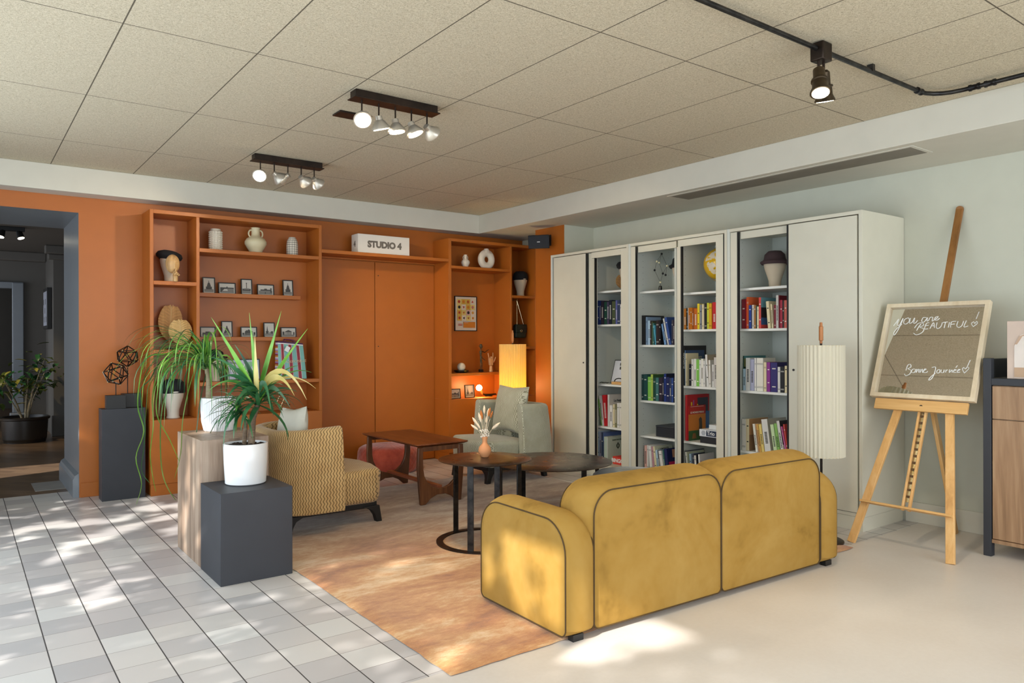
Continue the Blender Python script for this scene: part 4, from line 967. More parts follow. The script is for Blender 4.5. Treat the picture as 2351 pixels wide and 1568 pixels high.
# framed old city views on the picture ledges
def quadpoly(kind):
    """polygons (ink index, points) in a unit picture"""
    R = lambda i, x0, x1, z0, z1: (i, [(x0, z0), (x1, z0), (x1, z1), (x0, z1)])
    base = [R(1, 0, 1, 0, .22)]
    if kind == 'dome': return base + [R(0, .18, .82, .2, .42), R(0, .3, .7, .42, .55), (0, [(.34, .55), (.66, .55), (.62, .68), (.5, .76), (.38, .68)]), R(0, .47, .53, .74, .88)]
    if kind == 'column': return base + [R(0, 0, 1, .2, .36), R(0, .46, .54, .3, .82), R(0, .43, .57, .78, .84), R(1, .2, .8, .3, .4)]
    if kind == 'avenue': return base + [R(0, 0, 1, .45, .62), (0, [(0, 0), (.35, .5), (0, .5)]), (1, [(.6, 0), (.5, .5), (1, .5), (1, 0)]), R(0, .46, .54, .6, .72)]
    if kind == 'square': return base + [R(1, 0, 1, .2, .42), R(0, .12, .88, .42, .56), R(0, .4, .6, .5, .66), R(0, .44, .5, .05, .25), R(0, .85, .95, .2, .75)]
    if kind == 'temple': return base + [(0, [(.22, .62), (.78, .62), (.5, .82)]), R(0, .24, .76, .56, .63)] + [R(0, .25 + .09 * k, .29 + .09 * k, .22, .56) for k in range(6)] + [R(0, .02, .16, .2, .6), R(0, .88, .98, .2, .55)]
    if kind == 'palace': return base + [R(0, .2, .8, .2, .58), (0, [(.2, .58), (.3, .74), (.7, .74), (.8, .58)]), R(0, .44, .56, .7, .84), R(1, .3, .7, .3, .36), R(0, 0, .16, .2, .42), R(0, .86, 1, .2, .5)]
    if kind == 'church': return base + [R(0, .1, .42, .2, .42), (0, [(.18, .42), (.36, .42), (.27, .86)]), R(1, .5, .95, .2, .34), R(0, .7, .95, .2, .4)]
    if kind == 'steps': return base + [(0, [(.1, .2), (.9, .2), (.62, .62), (.38, .62)]), (0, [(.4, .6), (.6, .6), (.56, .74), (.5, .8), (.44, .74)]), (1, [(.3, .0), (.7, .0), (.58, .3), (.42, .3)])]
    return base + [R(0, .05, .95, .2, .44), R(0, .3, .7, .44, .58), R(1, .1, .9, .28, .33)]
def picture(label, u0, u1, v0, v1, y, z, kind, group=None, mat=None, cat='picture frame', tilt=.10, mats=None, name='picture_frame', th=.012, fw=.009):
    p0, p1 = at_y(u0, (v0 + v1) / 2, y), at_y(u1, (v0 + v1) / 2, y); w = p1.x - p0.x; h = (v1 - v0) * mpp((p0 + p1) / 2)
    t = thing(name, label, cat, ((p0.x + p1.x) / 2, y, z + .0008), 0, group); t.rotation_euler = (-tilt, 0, 0)
    b = MB(); b.box(-w / 2, w / 2, -th, 0, 0, fw); b.box(-w / 2, w / 2, -th, 0, h - fw, h); b.box(-w / 2, -w / 2 + fw, -th, 0, fw, h - fw); b.box(w / 2 - fw, w / 2, -th, 0, fw, h - fw)
    b.build('frame', M_FRAME, t)
    b = MB(); x0, z0, pw, ph = -w / 2 + fw, fw, w - 2 * fw, h - 2 * fw
    b.box(x0, x0 + pw, -th * .5, -.001, z0, z0 + ph)
    mg = .06
    for i, (ink, P) in enumerate(quadpoly(kind) if isinstance(kind, str) else kind):
        b.mi = 1 + ink; yy = -th * .5 - .0004 * (i + 1); b.add([(x0 + pw * (mg + (1 - 2 * mg) * a), yy, z0 + ph * (mg + (1 - 2 * mg) * c)) for a, c in P], [tuple(range(len(P)))])
    b.open = True; b.build('print', mats or [M_PRINT, M_INK, M_INK2], t, smooth=0)
    return t
LYF = LY + .045
G1 = 'small framed city views on the picture ledges'
zu, zd = zl1, zl2
for lab, u0, u1, v0, v1, z, kind in (
    ('framed view of a domed building, upright, nearest the divider on the upper ledge', 465, 494, 634, 672, zu, 'dome'), ('framed view down an avenue, wide, second on the upper ledge', 501, 541, 648, 675, zu, 'avenue'),
    ('framed view of a tall column, upright, middle of the upper ledge', 553, 579, 638, 675, zu, 'column'), ('framed view of an open square, wide, fourth on the upper ledge', 590, 629, 652, 678, zu, 'square'),
    ('framed view of a domed temple front, upright, end of the upper ledge', 649, 673, 643, 681, zu, 'dome'),
    ('framed view of a long low palace, wide, nearest the divider on the lower ledge', 459, 495, 748, 773, zd, 'hall'), ('framed view of a hilltop church, upright, second on the lower ledge', 508, 534, 735, 773, zd, 'steps'),
    ('framed view of an ornate theatre front, wide, middle of the lower ledge', 552, 590, 748, 773, zd, 'palace'), ('framed view with a pointed spire, upright, fourth on the lower ledge', 605, 631, 738, 773, zd, 'church'),
    ('framed view of a columned temple, wide, end of the lower ledge above the striped bag', 644, 680, 749, 773, zd, 'temple')):
    picture(lab, u0, u1, v0, v1, LYF, z, kind, G1)
picture('small framed old photograph, wide, beside the glowing bulb and the side panel', 1032, 1057, 893, 916, 7.13, ZSH['bbase'], 'square')
picture('small framed old photograph, upright, next to the glowing bulb', 1067, 1089, 884, 914, 7.16, ZSH['bbase'], 'church')
mapart = [(0, [(.02, .86), (.30, .86), (.30, .95), (.02, .95)]), (1, [(.35, .55), (.62, .95), (.98, .95), (.7, .5)]), (2, [(0, .45), (1, .52), (1, .49), (0, .42)]), (2, [(.3, 0), (.36, 0), (.62, .98), (.58, .98)]), (2, [(.6, 0), (.64, 0), (.95, .8), (.92, .8)])]
picture('framed pale city map with a green area, half hidden behind the yucca', 520, 597, 820, 868, 7.22, ZSH['bag'], mapart, mats=[plain(190, 190, 204, .5), plain(140, 146, 164, .5), plain(140, 184, 150, .5), M_WHITEINK], cat='framed map')
# poster of sixteen little drawings hung in the corner bay
pcols = [(226, 214, 190), (214, 176, 70), (222, 178, 164), (226, 206, 120)]; icols = [(186, 96, 40), (120, 96, 120), (200, 120, 110), (40, 34, 40), (178, 60, 40), (210, 150, 60)]
art = []; rp = random.Random(11); mats = [plain(222, 212, 192, .5)] + [plain(*c, .5) for c in pcols] + [plain(*c, .5) for c in icols]
for r_ in range(4):
    for c_ in range(4):
        x0, z0 = .02 + c_ * .24, .26 + (3 - r_) * .185; art.append((rp.randrange(4), [(x0, z0), (x0 + .235, z0), (x0 + .235, z0 + .18), (x0, z0 + .18)]))
        k = rp.randrange(4, 10); cx_, cz_ = x0 + .118, z0 + .09; nn = rp.choice((3, 4, 5, 8, 10)); a0 = rp.random() * 6
        art.append((k, [(cx_ + .07 * math.cos(a0 + 2 * PI * i / nn), cz_ + .055 * math.sin(a0 + 2 * PI * i / nn)) for i in range(nn)]))
art += [(5, [(.34, .02), (.98, .02), (.98, .22), (.34, .22)]), (8, [(.06, .13), (.28, .13), (.28, .15), (.06, .15)]), (8, [(.06, .09), (.28, .09), (.28, .11), (.06, .11)]), (0, [(.38, .185), (.6, .185), (.6, .195), (.38, .195)])]
mats[6] = plain(206, 128, 40, .5)
zb_ = at_y(1068, 760, 7.375).z
picture('framed poster with a grid of sixteen small colourful drawings, hung in the corner shelving', 1043, 1094, 680, 760, 7.375, zb_, art, mats=mats, cat='poster', tilt=0, name='framed_poster')

# lightbox over the doors
yb_ = 7.085; x0 = at_y(822, 560, yb_).x; x1 = at_y(940, 560, yb_).x; hb = (577 - 533.5) * mpp((x0, yb_, 2.3)); dep = at_x(807, 560, x0).y - yb_
t = thing('sign_box', 'white box sign lettered STUDIO 4 above the orange doors', 'sign', ((x0 + x1) / 2, yb_, ZSH['door'] + .0008))
MB().box(-(x1 - x0) / 2, (x1 - x0) / 2, 0, dep, 0, hb).build('box', plain(222, 216, 206, .5, var=.01), t, bevel=.002)
M_SIGN = plain(112, 104, 94, .6)
lettering('STUDIO 4', hb * .46, M_SIGN, t, (0.005, -.001, hb * .47), (1, 0, 0), (0, 0, 1), offset=.0055)
lettering('4', hb * .40, M_SIGN, t, (-(x1 - x0) / 2 - .001, dep * .5, hb * .47), (0, -1, 0), (0, 0, 1), offset=.005)

# striped tote bag
p0, p1 = at_y(640, 830, 7.12), at_y(704, 830, 7.12); zt_ = ZSH['bag']; W_ = p1.x - p0.x; Hh = 88 * mpp(p0)
t = thing('tote_bag', 'striped woven tote bag in turquoise, dark red and white, with an orange striped side', 'bag', ((p0.x + p1.x) / 2, 7.12, zt_ + .0008))
cols = [plain(126, 184, 176, .6), plain(150, 50, 62, .6), plain(232, 226, 222, .6), plain(60, 70, 90, .6), plain(214, 150, 70, .6), plain(176, 140, 186, .6), plain(74, 36, 74, .7)]
b = MB(); D_ = .115
def bagp(f, z, d):      # f 0..1 across the front, z 0..1 up, d 0 front .. 1 back ; narrower and leaning at the top
    k = 1 - .10 * z; x = (-W_ / 2 + W_ * f) * k - .012 * z; y = D_ * d * (1 - .45 * z) + .035 * z - .008 * math.sin(PI * f) * math.sin(PI * z); return (x, y, Hh * z * (.97 + .03 * math.cos(PI * f)))
seq = [(0, .10), (3, .012), (2, .014), (1, .10), (2, .014), (3, .010), (0, .15), (3, .010), (2, .014), (1, .12), (2, .014), (3, .01), (0, .15), (3, .01), (2, .014), (1, .12), (2, .014), (0, .16)]
tot = sum(q[1] for q in seq); f0 = 0
for mi, w in seq:
    b.mi = mi; f1 = f0 + w / tot; NZ = 8
    b.add([bagp(f, .93 * k / NZ, 0) for k in range(NZ + 1) for f in (f0, f1)], [(2 * k, 2 * k + 1, 2 * k + 3, 2 * k + 2) for k in range(NZ)]); f0 = f1
for k in range(24):
    b.mi = (4, 5, 2, 4, 1, 5)[k % 6]; z0, z1 = .93 * k / 24, .93 * (k + 1) / 24
    for f in (0, 1): b.add([bagp(f, z0, 0), bagp(f, z0, 1), bagp(f, z1, 1), bagp(f, z1, 0)], [(0, 1, 2, 3)])
b.mi = 0; b.add([bagp(f, z, 1) for z in (0, .93) for f in (0, 1)], [(0, 1, 3, 2)])
for z0, z1, mi in ((.93, .96, 2), (.96, 1.0, 6)):
    b.mi = mi
    for q in (((0, 0), (1, 0)), ((0, 1), (1, 1)), ((0, 0), (0, 1)), ((1, 0), (1, 1))): b.add([bagp(q[0][0], z0, q[0][1]), bagp(q[1][0], z0, q[1][1]), bagp(q[1][0], z1, q[1][1]), bagp(q[0][0], z1, q[0][1])], [(0, 1, 2, 3)])
b.build('bag_body', cols, t, smooth=0)
for d in (.1, .9):
    P = [bagp(.3, 1, d), bagp(.33, 1.06, d), bagp(.5, 1.07, d), bagp(.67, 1.06, d), bagp(.7, 1, d)]
    MB().tube(P, .006, 8).build('handle', plain(110, 44, 70, .7), t)
q = bagp(.30, .80, 0); M = Matrix.Translation((q[0], -.020, q[2])) @ Matrix.Rotation(.5, 4, 'Y')
MB().box(-.022, .022, -.001, .001, -.026, .026, M).build('paper_tag', M_WHITEINK, t)
lettering('MADEMOISELLE', .034, plain(228, 204, 160, .6), t, (.012, -.0105, Hh * .46), (1, 0, .05), (0, .06, 1), offset=-.0004)
# open geodesic frame of brass rods
p = onshelf(643, ZSH['base'], 7.17); r = .098; t = thing('wire_polyhedron', 'open brass-rod polyhedron with black joints, low in the orange shelving', 'ornament', p)
E_ = Matrix.Rotation(.55, 3, 'X') @ Matrix.Rotation(.3, 3, 'Z'); Q = [E_ @ (v_ * r) for v_ in ICO]; mz = min(v_.z for v_ in Q); Q = [v_ - Vector((0, 0, mz - .006)) for v_ in Q]
b = MB()
for i, j in EDG: b.tube([Q[i], Q[j]], .0025, 6)
b.build('rods', M_TIP, t)
for v_ in Q: MB().ball(v_, .006, 8).build('joint', M_WIRE, t)

# corner bay odds and ends
p = onshelf(1059, ZSH['b2'], 7.17); s = mpp(p); t = thing('ball_lamp', 'white ball on a low black dish', 'lamp', p)
MB().lathe([(.0001, 0), (.055, 0), (.085, .012), (.088, .028), (.08, .03), (.06, .018), (.0001, .016)], (0, 0, 0), 36).build('dish', plain(22, 20, 18, .2), t); MB().ball((0, 0, .066), .048, 24).build('ball', plain(214, 206, 184, .5), t, smooth=60)
p = onshelf(1104, ZSH['b2'], 7.2); s = mpp(p); t = thing('metal_figurine', 'thin dark metal figurine of a musician with one arm stretched out', 'figurine', p); G = m_metal('figurine_metal', (50, 44, 34), (112, 98, 74), .4, .7, 20)
MB().box(-.022, .022, -.02, .02, 0, .03).build('base', M_BLACK, t, bevel=.002)
b = MB(); b.tube([(-.008, 0, .03), (-.010, -.006, .09), (-.004, 0, .15)], [.005, .005, .008], 8); b.tube([(.010, 0, .03), (.010, -.008, .09), (.004, 0, .15)], [.005, .005, .008], 8); b.tube([(0, 0, .145), (-.002, 0, .19), (0, 0, .245)], [.013, .012, .018], 10); b.tube([(0, 0, .24), (0, 0, .27)], .006, 8); b.ball((0, -.002, .288), .018, 12)
b.tube([(.016, 0, .238), (.05, -.01, .228), (.085, -.01, .25), (.11, -.01, .262)], [.006, .005, .004, .003], 8); b.tube([(-.016, 0, .238), (-.024, -.02, .20), (.0, -.03, .175)], [.006, .005, .004], 8); b.tube([(-.015, -.03, .175), (.04, -.03, .135)], .004, 6); b.lathe([(.0001, .30), (.03, .299), (.03, .303), (.016, .306), (.013, .325), (.0001, .326)], (0, 0, 0), 16)
b.build('figure', G, t, smooth=60)
p = onshelf(1127, ZSH['b2'], 7.19); t = thing('wooden_hand', 'jointed wooden artist hand with first and little fingers raised', 'ornament', p); WH = wood('pale_limewood', (186, 140, 96), (214, 170, 124), (228, 190, 148), 'z', 2.0, .5)
MB().lathe([(.0001, 0), (.023, 0), (.023, .01), (.017, .068), (.0001, .07)], (0, 0, 0), 20).build('wrist', WH, t)
b = MB().rbox((0, 0, .118), (.036, .015, .046), .013, fn=lambda q, h: (q.x * (.72 + .28 * (q.z + h[2]) / (2 * h[2])), q.y, q.z)); b.build('palm', WH, t, weld=True)
for (x, dx, l, curl) in ((-.027, -.012, .062, 0), (-.009, 0, .05, 1), (.008, 0, .05, 1), (.026, .004, .066, 0)):
    if curl: P = [(x, -.004, .158), (x, -.016, .174), (x, -.030, .166), (x, -.032, .148)]
    else: P = [(x, 0, .158), (x + dx * .5, -.002, .158 + l * .4), (x + dx * .9, 0, .158 + l * .75), (x + dx * 1.2, .001, .158 + l)]
    MB().tube(P, [.0075, .0078, .007, .0055], 8).build('finger', WH, t)
MB().tube([(.030, -.004, .11), (.044, -.010, .135), (.053, -.012, .158), (.058, -.012, .172)], [.009, .0085, .0075, .006], 8).build('thumb', WH, t)
# bare-bulb clamp lamp, lit
p = at_y(1100, 890, 7.2); zz = ZSH['bbase']; t = thing('bulb_lamp', 'bare round bulb on a slanted holder, glowing against the orange wall', 'lamp', (p.x, 7.2, zz + .0008)); c = Vector((0, 0, p.z - zz))
MB().ball(c, .036, 20).build('bulb', m_emit('bulb_glow', (1, .72, .36, 1), 30), t, smooth=60)
d = Vector((.55, .12, -.72)).normalized(); MB().tube([c + d * .032, c + d * .05, c + d * .09], [.016, .019, .019], 14).build('holder', m_metal('holder_brass', (120, 84, 44), (190, 140, 80), .3, .8, 10), t)
MB().tube([c + d * .085, c + Vector((.09, .02, -.085)), c + Vector((.16, .02, -.088)), c + Vector((.24, .0, -.082))], [.009, .010, .010, .008], 10).build('arm', M_BRONZE, t)
MB().lathe([(.0001, 0), (.045, 0), (.045, .01), (.0001, .012)], (.15, .02, 0), 24).build('base', M_BRONZE, t); MB().tube([(.15, .02, .01), (.15, .02, (c + Vector((.16, .02, -.088))).z)], .006, 8).build('post', M_BRONZE, t)
light('bulb_light', 'POINT', (p.x, 7.15, p.z + .0), 5.5, (1, .62, .22), shadow_soft_size=.036)
# dark green shoulder bag hung on a long chain
p = at_y(1193, 760, 7.22); t = thing('shoulder_bag', 'small dark green shoulder bag hanging by a brass chain in the narrow bay', 'bag', (p.x, 7.22, p.z - .085))
MB().rbox((0, 0, .085), (.084, .03, .083), .022).build('bag_body', plain(26, 44, 40, .5, var=.1), t, weld=True); MB().rbox((0, -.026, .115), (.085, .012, .054), .010).build('flap', plain(22, 38, 34, .45, var=.1), t, weld=True)
MB().tube([(-.006 + .013 * math.cos(a), -.041, .09 + .013 * math.sin(a)) for a in [2 * PI * i / 16 for i in range(16)]], .0035, 6, closed=True).build('clasp', M_TIP, t)
ztop = at_y(1189, 688, 7.22).z - (p.z - .085); MB().tube([(-.04, .0, .165), (-.028, .02, ztop), (-.022, .03, ztop), (.06, .0, .165)], .003, 6).build('chain', M_TIP, t); MB().tube([(-.025, .155, ztop), (-.025, .01, ztop)], .006, 8).build('hook', M_TIP, t)
# loudspeaker on the pillar
p = Vector((5.10, 6.33, 0)); p.z = at_y(1232, 553, 6.33).z; t = thing('loudspeaker', 'black wall loudspeaker tilted down from the orange pillar face', 'speaker', p)
ax = Vector((-.80, -.58, -.22)).normalized(); M = ax.to_track_quat('-Y', 'Z').to_matrix().to_4x4()
b = MB(); b.add([Vector(q) for q in ((-.12, -.06, -.075), (.12, -.06, -.075), (.12, -.06, .075), (-.12, -.06, .075), (-.08, .08, -.055), (.08, .08, -.055), (.08, .08, .055), (-.08, .08, .055))], [(0, 1, 2, 3), (4, 7, 6, 5), (0, 4, 5, 1), (1, 5, 6, 2), (2, 6, 7, 3), (3, 7, 4, 0)]); b.xf(M); b.build('cabinet', plain(24, 26, 30, .5), t, bevel=.008)
b = MB(); b.box(-.112, .112, -.064, -.058, -.067, .067); b.xf(M); b.build('grille', plain(30, 33, 40, .8), t, bevel=.002)
b = MB(); b.box(-.016, .016, -.066, -.063, -.004, .004); b.xf(M); b.build('badge', plain(200, 200, 200, .4), t)
MB().tube([M @ Vector((0, .06, 0)), (.07, .02, .02), (.128, .02, .02)], .012, 10).build('bracket', M_BLACK, t); MB().box(.126, .134, -.03, .07, -.04, .08).build('wall_plate', M_BLACK, t)

# bud vase of dried grasses on the smaller round table
ct = at_z(1113, 1049, .56); t = thing('bud_vase', 'terracotta bud vase of dried grasses on the smaller round table', 'vase', (ct.x, ct.y, RZ + .548 + .0006)); s = mpp(ct)
W_, h = 15 * s, 47 * s
MB().lathe([(.0001, 0), (W_ * .55, 0), (W_ * .62, .004), (W_ * .9, h * .18), (W_, h * .32), (W_ * .85, h * .50), (W_ * .42, h * .66), (W_ * .36, h * .78), (W_ * .48, h * .97), (W_ * .46, h), (W_ * .36, h), (W_ * .28, h * .8), (.0001, h * .8)], (0, 0, 0), 32).build('pot', plain(206, 140, 92, .7, var=.05), t, smooth=60)
rp = random.Random(5); CR = plain(228, 206, 176, .9); RU = plain(190, 112, 52, .9)
for k, (px, py, c_, sc_) in enumerate(((-31, 28, 0, 1), (-28, 45, 0, 1.1), (-14, 56, 0, 1.2), (-9, 62, 1, 1.1), (-1, 74, 0, 1), (9, 66, 0, 1), (13, 70, 1, 1.1), (18, 60, 1, .8), (34, 32, 0, 1.2), (-20, 34, 0, .9), (4, 48, 0, .8))):
    tip = RGT * (px * s * 1.0) + Vector((0, 0, h + py * s * .95)) + FWD * rp.uniform(-.03, .03); b0 = Vector((0, 0, h * .8)); mid = b0 * .5 + tip * .5 + Vector((0, 0, .02))
    d = (tip - mid).normalized(); st = MB().tube([b0, mid, tip - d * .05], .0012, 5).build('stem', CR, t)
    MB().tube([tip - d * .055 * sc_, tip - d * .042 * sc_, tip - d * .02 * sc_, tip - d * .006, tip + d * .004], [.002, .0075 * sc_, .0085 * sc_, .005, .001], 8).build('seed_head', RU if c_ else CR, st)
b = MB()
for k in range(60):
    a, r_ = rp.uniform(0, 6.28), rp.uniform(.008, .032); b.ball((r_ * math.cos(a), r_ * math.sin(a), h + rp.uniform(-.004, .05)), rp.uniform(.003, .006), 6)
q = b.build('white_blossom', plain(232, 220, 204, .9), t); q['kind'] = 'stuff'

# ------------------------------------------------------------------ books
BC = {'navy blue': (26, 36, 84), 'deep blue': (30, 54, 120), 'dark plum': (44, 34, 50), 'dark green': (28, 66, 52), 'purple grey': (66, 56, 82), 'blue black': (20, 26, 42), 'olive green': (74, 84, 56), 'periwinkle blue': (92, 98, 160),
      'slate blue': (50, 64, 92), 'white': (226, 224, 218), 'lime green': (126, 190, 80), 'yellow green': (168, 186, 84), 'red': (196, 32, 40), 'cream': (226, 212, 172), 'grey olive': (128, 124, 88), 'black': (24, 24, 28), 'grey blue': (120, 142, 168),
      'pale blue': (178, 204, 222), 'teal green': (62, 112, 108), 'cyan': (88, 170, 196), 'brown black': (46, 34, 34), 'light blue': (116, 160, 208), 'royal blue': (50, 80, 146), 'dark slate': (58, 62, 78), 'dark teal': (30, 72, 72), 'emerald green': (40, 110, 60),
      'pink': (222, 176, 166), 'dusty pink': (190, 140, 150), 'orange brown': (178, 110, 24), 'orange': (224, 128, 24), 'rust brown': (160, 82, 24), 'mottled orange': (196, 100, 30), 'yellow': (232, 206, 40), 'grey': (130, 134, 140), 'golden yellow': (222, 172, 30),
      'acid yellow': (206, 212, 60), 'dark red': (122, 22, 38), 'bright orange': (226, 104, 52), 'cobalt blue': (48, 76, 160), 'gold brown': (160, 112, 56), 'coral red': (206, 72, 66), 'pale grey': (206, 202, 196), 'crimson': (168, 34, 60), 'coral': (204, 98, 84), 'lavender grey': (176, 178, 204),
      'bright purple': (140, 50, 140), 'indigo': (50, 44, 110), 'tan': (196, 150, 104), 'beige': (206, 190, 160), 'amber': (220, 168, 84), 'soft yellow': (232, 206, 120), 'pale green': (206, 228, 180), 'leaf green': (140, 190, 100), 'magenta pink': (206, 108, 160), 'warm white': (232, 228, 216), 'dark grey': (86, 88, 92), 'pale mint': (196, 208, 190)}
ORD = ['first', 'second', 'third', 'fourth', 'fifth', 'sixth', 'seventh', 'eighth', 'ninth', 'tenth', 'eleventh', 'twelfth', 'thirteenth', 'fourteenth', 'fifteenth', 'sixteenth', 'seventeenth', 'eighteenth']
M_PAGE = plain(226, 216, 194, .9, var=.04); M_TITLE = plain(222, 218, 206, .6, var=0); M_TITLED = plain(40, 38, 36, .6, var=0)
rb = random.Random(21)
BAY = {'pillar-end bookcase': (5.548, 4.984), "middle bookcase's far bay": (4.93, 4.44), "middle bookcase's near bay": (4.418, 3.864), 'bookcase nearest the easel': (3.81, 3.284)}
def book(xs, ya, yb, z, h, lean, cname, depth, row, k, group, cov=None, txt=None):
    """ya > yb: the far and near sides of the foot of the book on its shelf"""
    t = max(ya - yb - .0012, .006); c = plain(*BC[cname], rough=.45, var=.03)
    dark = sum(BC[cname]) < 400; b = MB(); ct = min(.0022, t * .2); mats = [c, M_PAGE, M_TITLE if dark else M_TITLED]
    # local: x into the shelf, y = 0 at the far foot, negative towards the viewer
    b.box(0, ct, -t, 0, 0, h); b.box(ct, depth, -t, -t + ct, 0, h); b.box(ct, depth, -ct, 0, 0, h)
    b.mi = 1; b.box(ct, depth - .004, -t + ct, -ct, .003, h - .003)
    b.mi = 2
    if t > .011 and txt != 'none':
        st = rb.randrange(3); w = t * .22
        if st == 0:
            z0 = h * rb.uniform(.2, .3); z1 = h * rb.uniform(.6, .85); n = int((z1 - z0) / .012)
            for i in range(n): b.box(-.0004, 0, -t / 2 - w, -t / 2 + w, z0 + i * .012, z0 + i * .012 + .0075)
        elif st == 1:
            for zz in (rb.uniform(.15, .3), rb.uniform(.6, .85)): b.box(-.0004, 0, -t / 2 - w * 1.2, -t / 2 + w * 1.2, h * zz, h * zz + .009)
        else:
            for zz in (.1, .13, .8, .83): b.box(-.0004, 0, -t + ct, -ct, h * zz, h * zz + .0025)
    if cov:
        for i, (rgb, P) in enumerate(cov):
            mats.append(plain(*rgb, rough=.45, var=.03)); b.mi = len(mats) - 1; yy = -t - .0003 * (i + 1)
            b.box(min(p[0] for p in P) * depth, max(p[0] for p in P) * depth, yy, yy + .0002, min(p[1] for p in P) * h, max(p[1] for p in P) * h) if len(P) == 2 else b.prism([(p[0] * depth, p[1] * h) for p in P], yy, yy + .0002, 'xz')
    o = b.build('book', mats, smooth=0)
    o.location = (xs, ya - .0006, z + .0008); o.rotation_euler = (-lean, 0, 0)
    tag(o, '%s book, %s from the far end, %s' % (cname, ORD[k], row), 'book', group); return o
def row(name, x, z, tr, items, group, ybot=None):
    x0, sx, y0, sy = tr; ymax, ymin = BAY[name.split(' of the ')[1]]; lim = [(ymax - .0012, 0.0, 9.0)]; k = -1
    for it in items:
        xl, xr, yt, lean, cname = it[:5]; ex = it[5] if len(it) > 5 else {}
        xs = x + ex.get('in', rb.uniform(.0, .012)); dp = ex.get('d', rb.uniform(.13, .19))
        ul, ur = x0 + sx * xl, x0 + sx * xr; vt = y0 + sy * yt
        a, b_ = at_x(ul, vt, xs), at_x(ur, vt, xs)
        if lean: vtop = at_x((ul + ur) / 2 - sx * lean, vt, xs); h = vtop.z - z; dy = vtop.y - (a.y + b_.y) / 2; ang = math.atan2(dy, h); h = math.hypot(h, dy)
        else: h = (a.z + b_.z) / 2 - z; ang = 0.0
        h = max(h, .08); ya, yb = a.y, b_.y; ta = math.tan(ang)
        for (ly, lt, lh) in lim[-3:] + lim[:1]:      # keep clear of the books before it and of the partition
            ya_ok = min(ly, ly + (lt - ta) * min(lh, h * math.cos(ang))) - .0004
            if ya > ya_ok: yb += min(0, ya_ok - ya) * (1 if (ya - yb) < .012 else .6); ya = ya_ok
        yb = min(yb, ya - .006)
        if yb < ymin + .001: yb = ymin + .001
        if ya - yb < .005: continue
        k += 1; a.y, b_.y = ya, yb; lim.append((yb, ta, h * math.cos(ang)))
        o = book(xs, ya, ya - (ya - yb) * math.cos(ang), z, h, ang, cname, dp, name, k, group, ex.get('cov'), ex.get('txt'))
        if 'title' in ex:      # words on the face turned towards the viewer
            for (s_, size, fx, fz, col) in ex['title']:
                t = max(a.y - b_.y - .0012, .006); me = lettering(s_, size, plain(*col, .5, var=0), o, (dp * fx, -t - .0022, h * fz), (1, 0, 0), (0, 0, 1), extrude=.0003, offset=.0006)
        if 'spine' in ex:
            s_, size, fz, col = ex['spine']; t = a.y - b_.y - .0012
            lettering(s_, size, plain(*col, .5, var=0), o, (-.0006, -t / 2, h * fz), (0, 0, 1), (0, 1, 0), extrude=.0002, offset=.0005)
XB = 5.20
G = 'books on the bookcase shelves'
row('second shelf of the pillar-end bookcase', XB, ZU1[1], (1340, .06376, 660, .06376), [
    (432, 480, 470, 0, 'navy blue'), (482, 545, 470, 0, 'deep blue'), (547, 612, 470, 0, 'deep blue'), (618, 722, 478, 0, 'dark plum'), (736, 836, 512, 0, 'dark green'), (840, 908, 512, 0, 'purple grey'),
    (914, 1006, 450, 0, 'blue black'), (1018, 1140, 492, 0, 'olive green'), (1148, 1210, 460, 0, 'periwinkle blue'), (1212, 1308, 452, 0, 'slate blue'), (1313, 1370, 600, 0, 'white'), (1374, 1450, 560, 0, 'navy blue')], G)
row('fourth shelf of the pillar-end bookcase', XB, ZU1[3], (1345, .1403, 860, .1403), [
    (150, 208, 430, 0, 'dark green', {'in': .06, 'd': .2}), (214, 244, 400, 55, 'lime green'), (246, 280, 345, 55, 'white'), (284, 352, 335, 34, 'red'), (356, 384, 325, 0, 'pale grey', {'d': .30, 'txt': 'none', 'title': [('Le Petit Prince', .034, .54, .80, (60, 60, 62))]}),
    (388, 432, 500, 0, 'white'), (442, 472, 485, 0, 'cream'), (474, 506, 485, 0, 'grey olive'), (510, 544, 465, 0, 'white', {'cov': []}), (547, 584, 465, 0, 'warm white'), (588, 640, 470, 0, 'red')], G)
ZU0, ZBOT = .125, .125
row('bottom shelf of the pillar-end bookcase', XB, .127, (1345, .1403, 860, .1403), [
    (160, 192, 885, 0, 'white'), (194, 212, 930, 0, 'pale blue'), (214, 252, 945, 0, 'lavender grey'), (254, 284, 945, 0, 'slate blue', {'d': .32, 'cov': [((90, 110, 158), [(0, .7), (1, 1)])]}),
    (287, 345, 1015, 0, 'pale mint', {'d': .30, 'txt': 'none', 'title': [('Jouets de la Nature', .020, .5, .86, (70, 90, 66))], 'cov': [((236, 236, 228), [(0, 0), (.03, 1)]), ((48, 60, 44), [(.5, .48), (.57, .56), (.58, .64), (.5, .76), (.42, .64), (.43, .56)]), ((190, 200, 184), [(.5, .54), (.525, .6), (.5, .7), (.475, .6)])]})], G)
b = MB(); a_ = at_x(1345 + .1403 * 440, 1055, XB); c_ = at_x(1345 + .1403 * 600, 1055, XB); o = thing('game_box', 'flat red box with white lettering, bottom shelf of the pillar-end bookcase', 'box', (XB, a_.y, .1258))
MB().box(0, .20, c_.y - a_.y, 0, 0, .075).build('box', plain(214, 60, 44, .5), o, bevel=.002); lettering('BINGO', .052, M_WHITEINK, o, (-.0008, (c_.y - a_.y) / 2, .036), (0, -1, 0), (0, 0, 1), offset=.002)
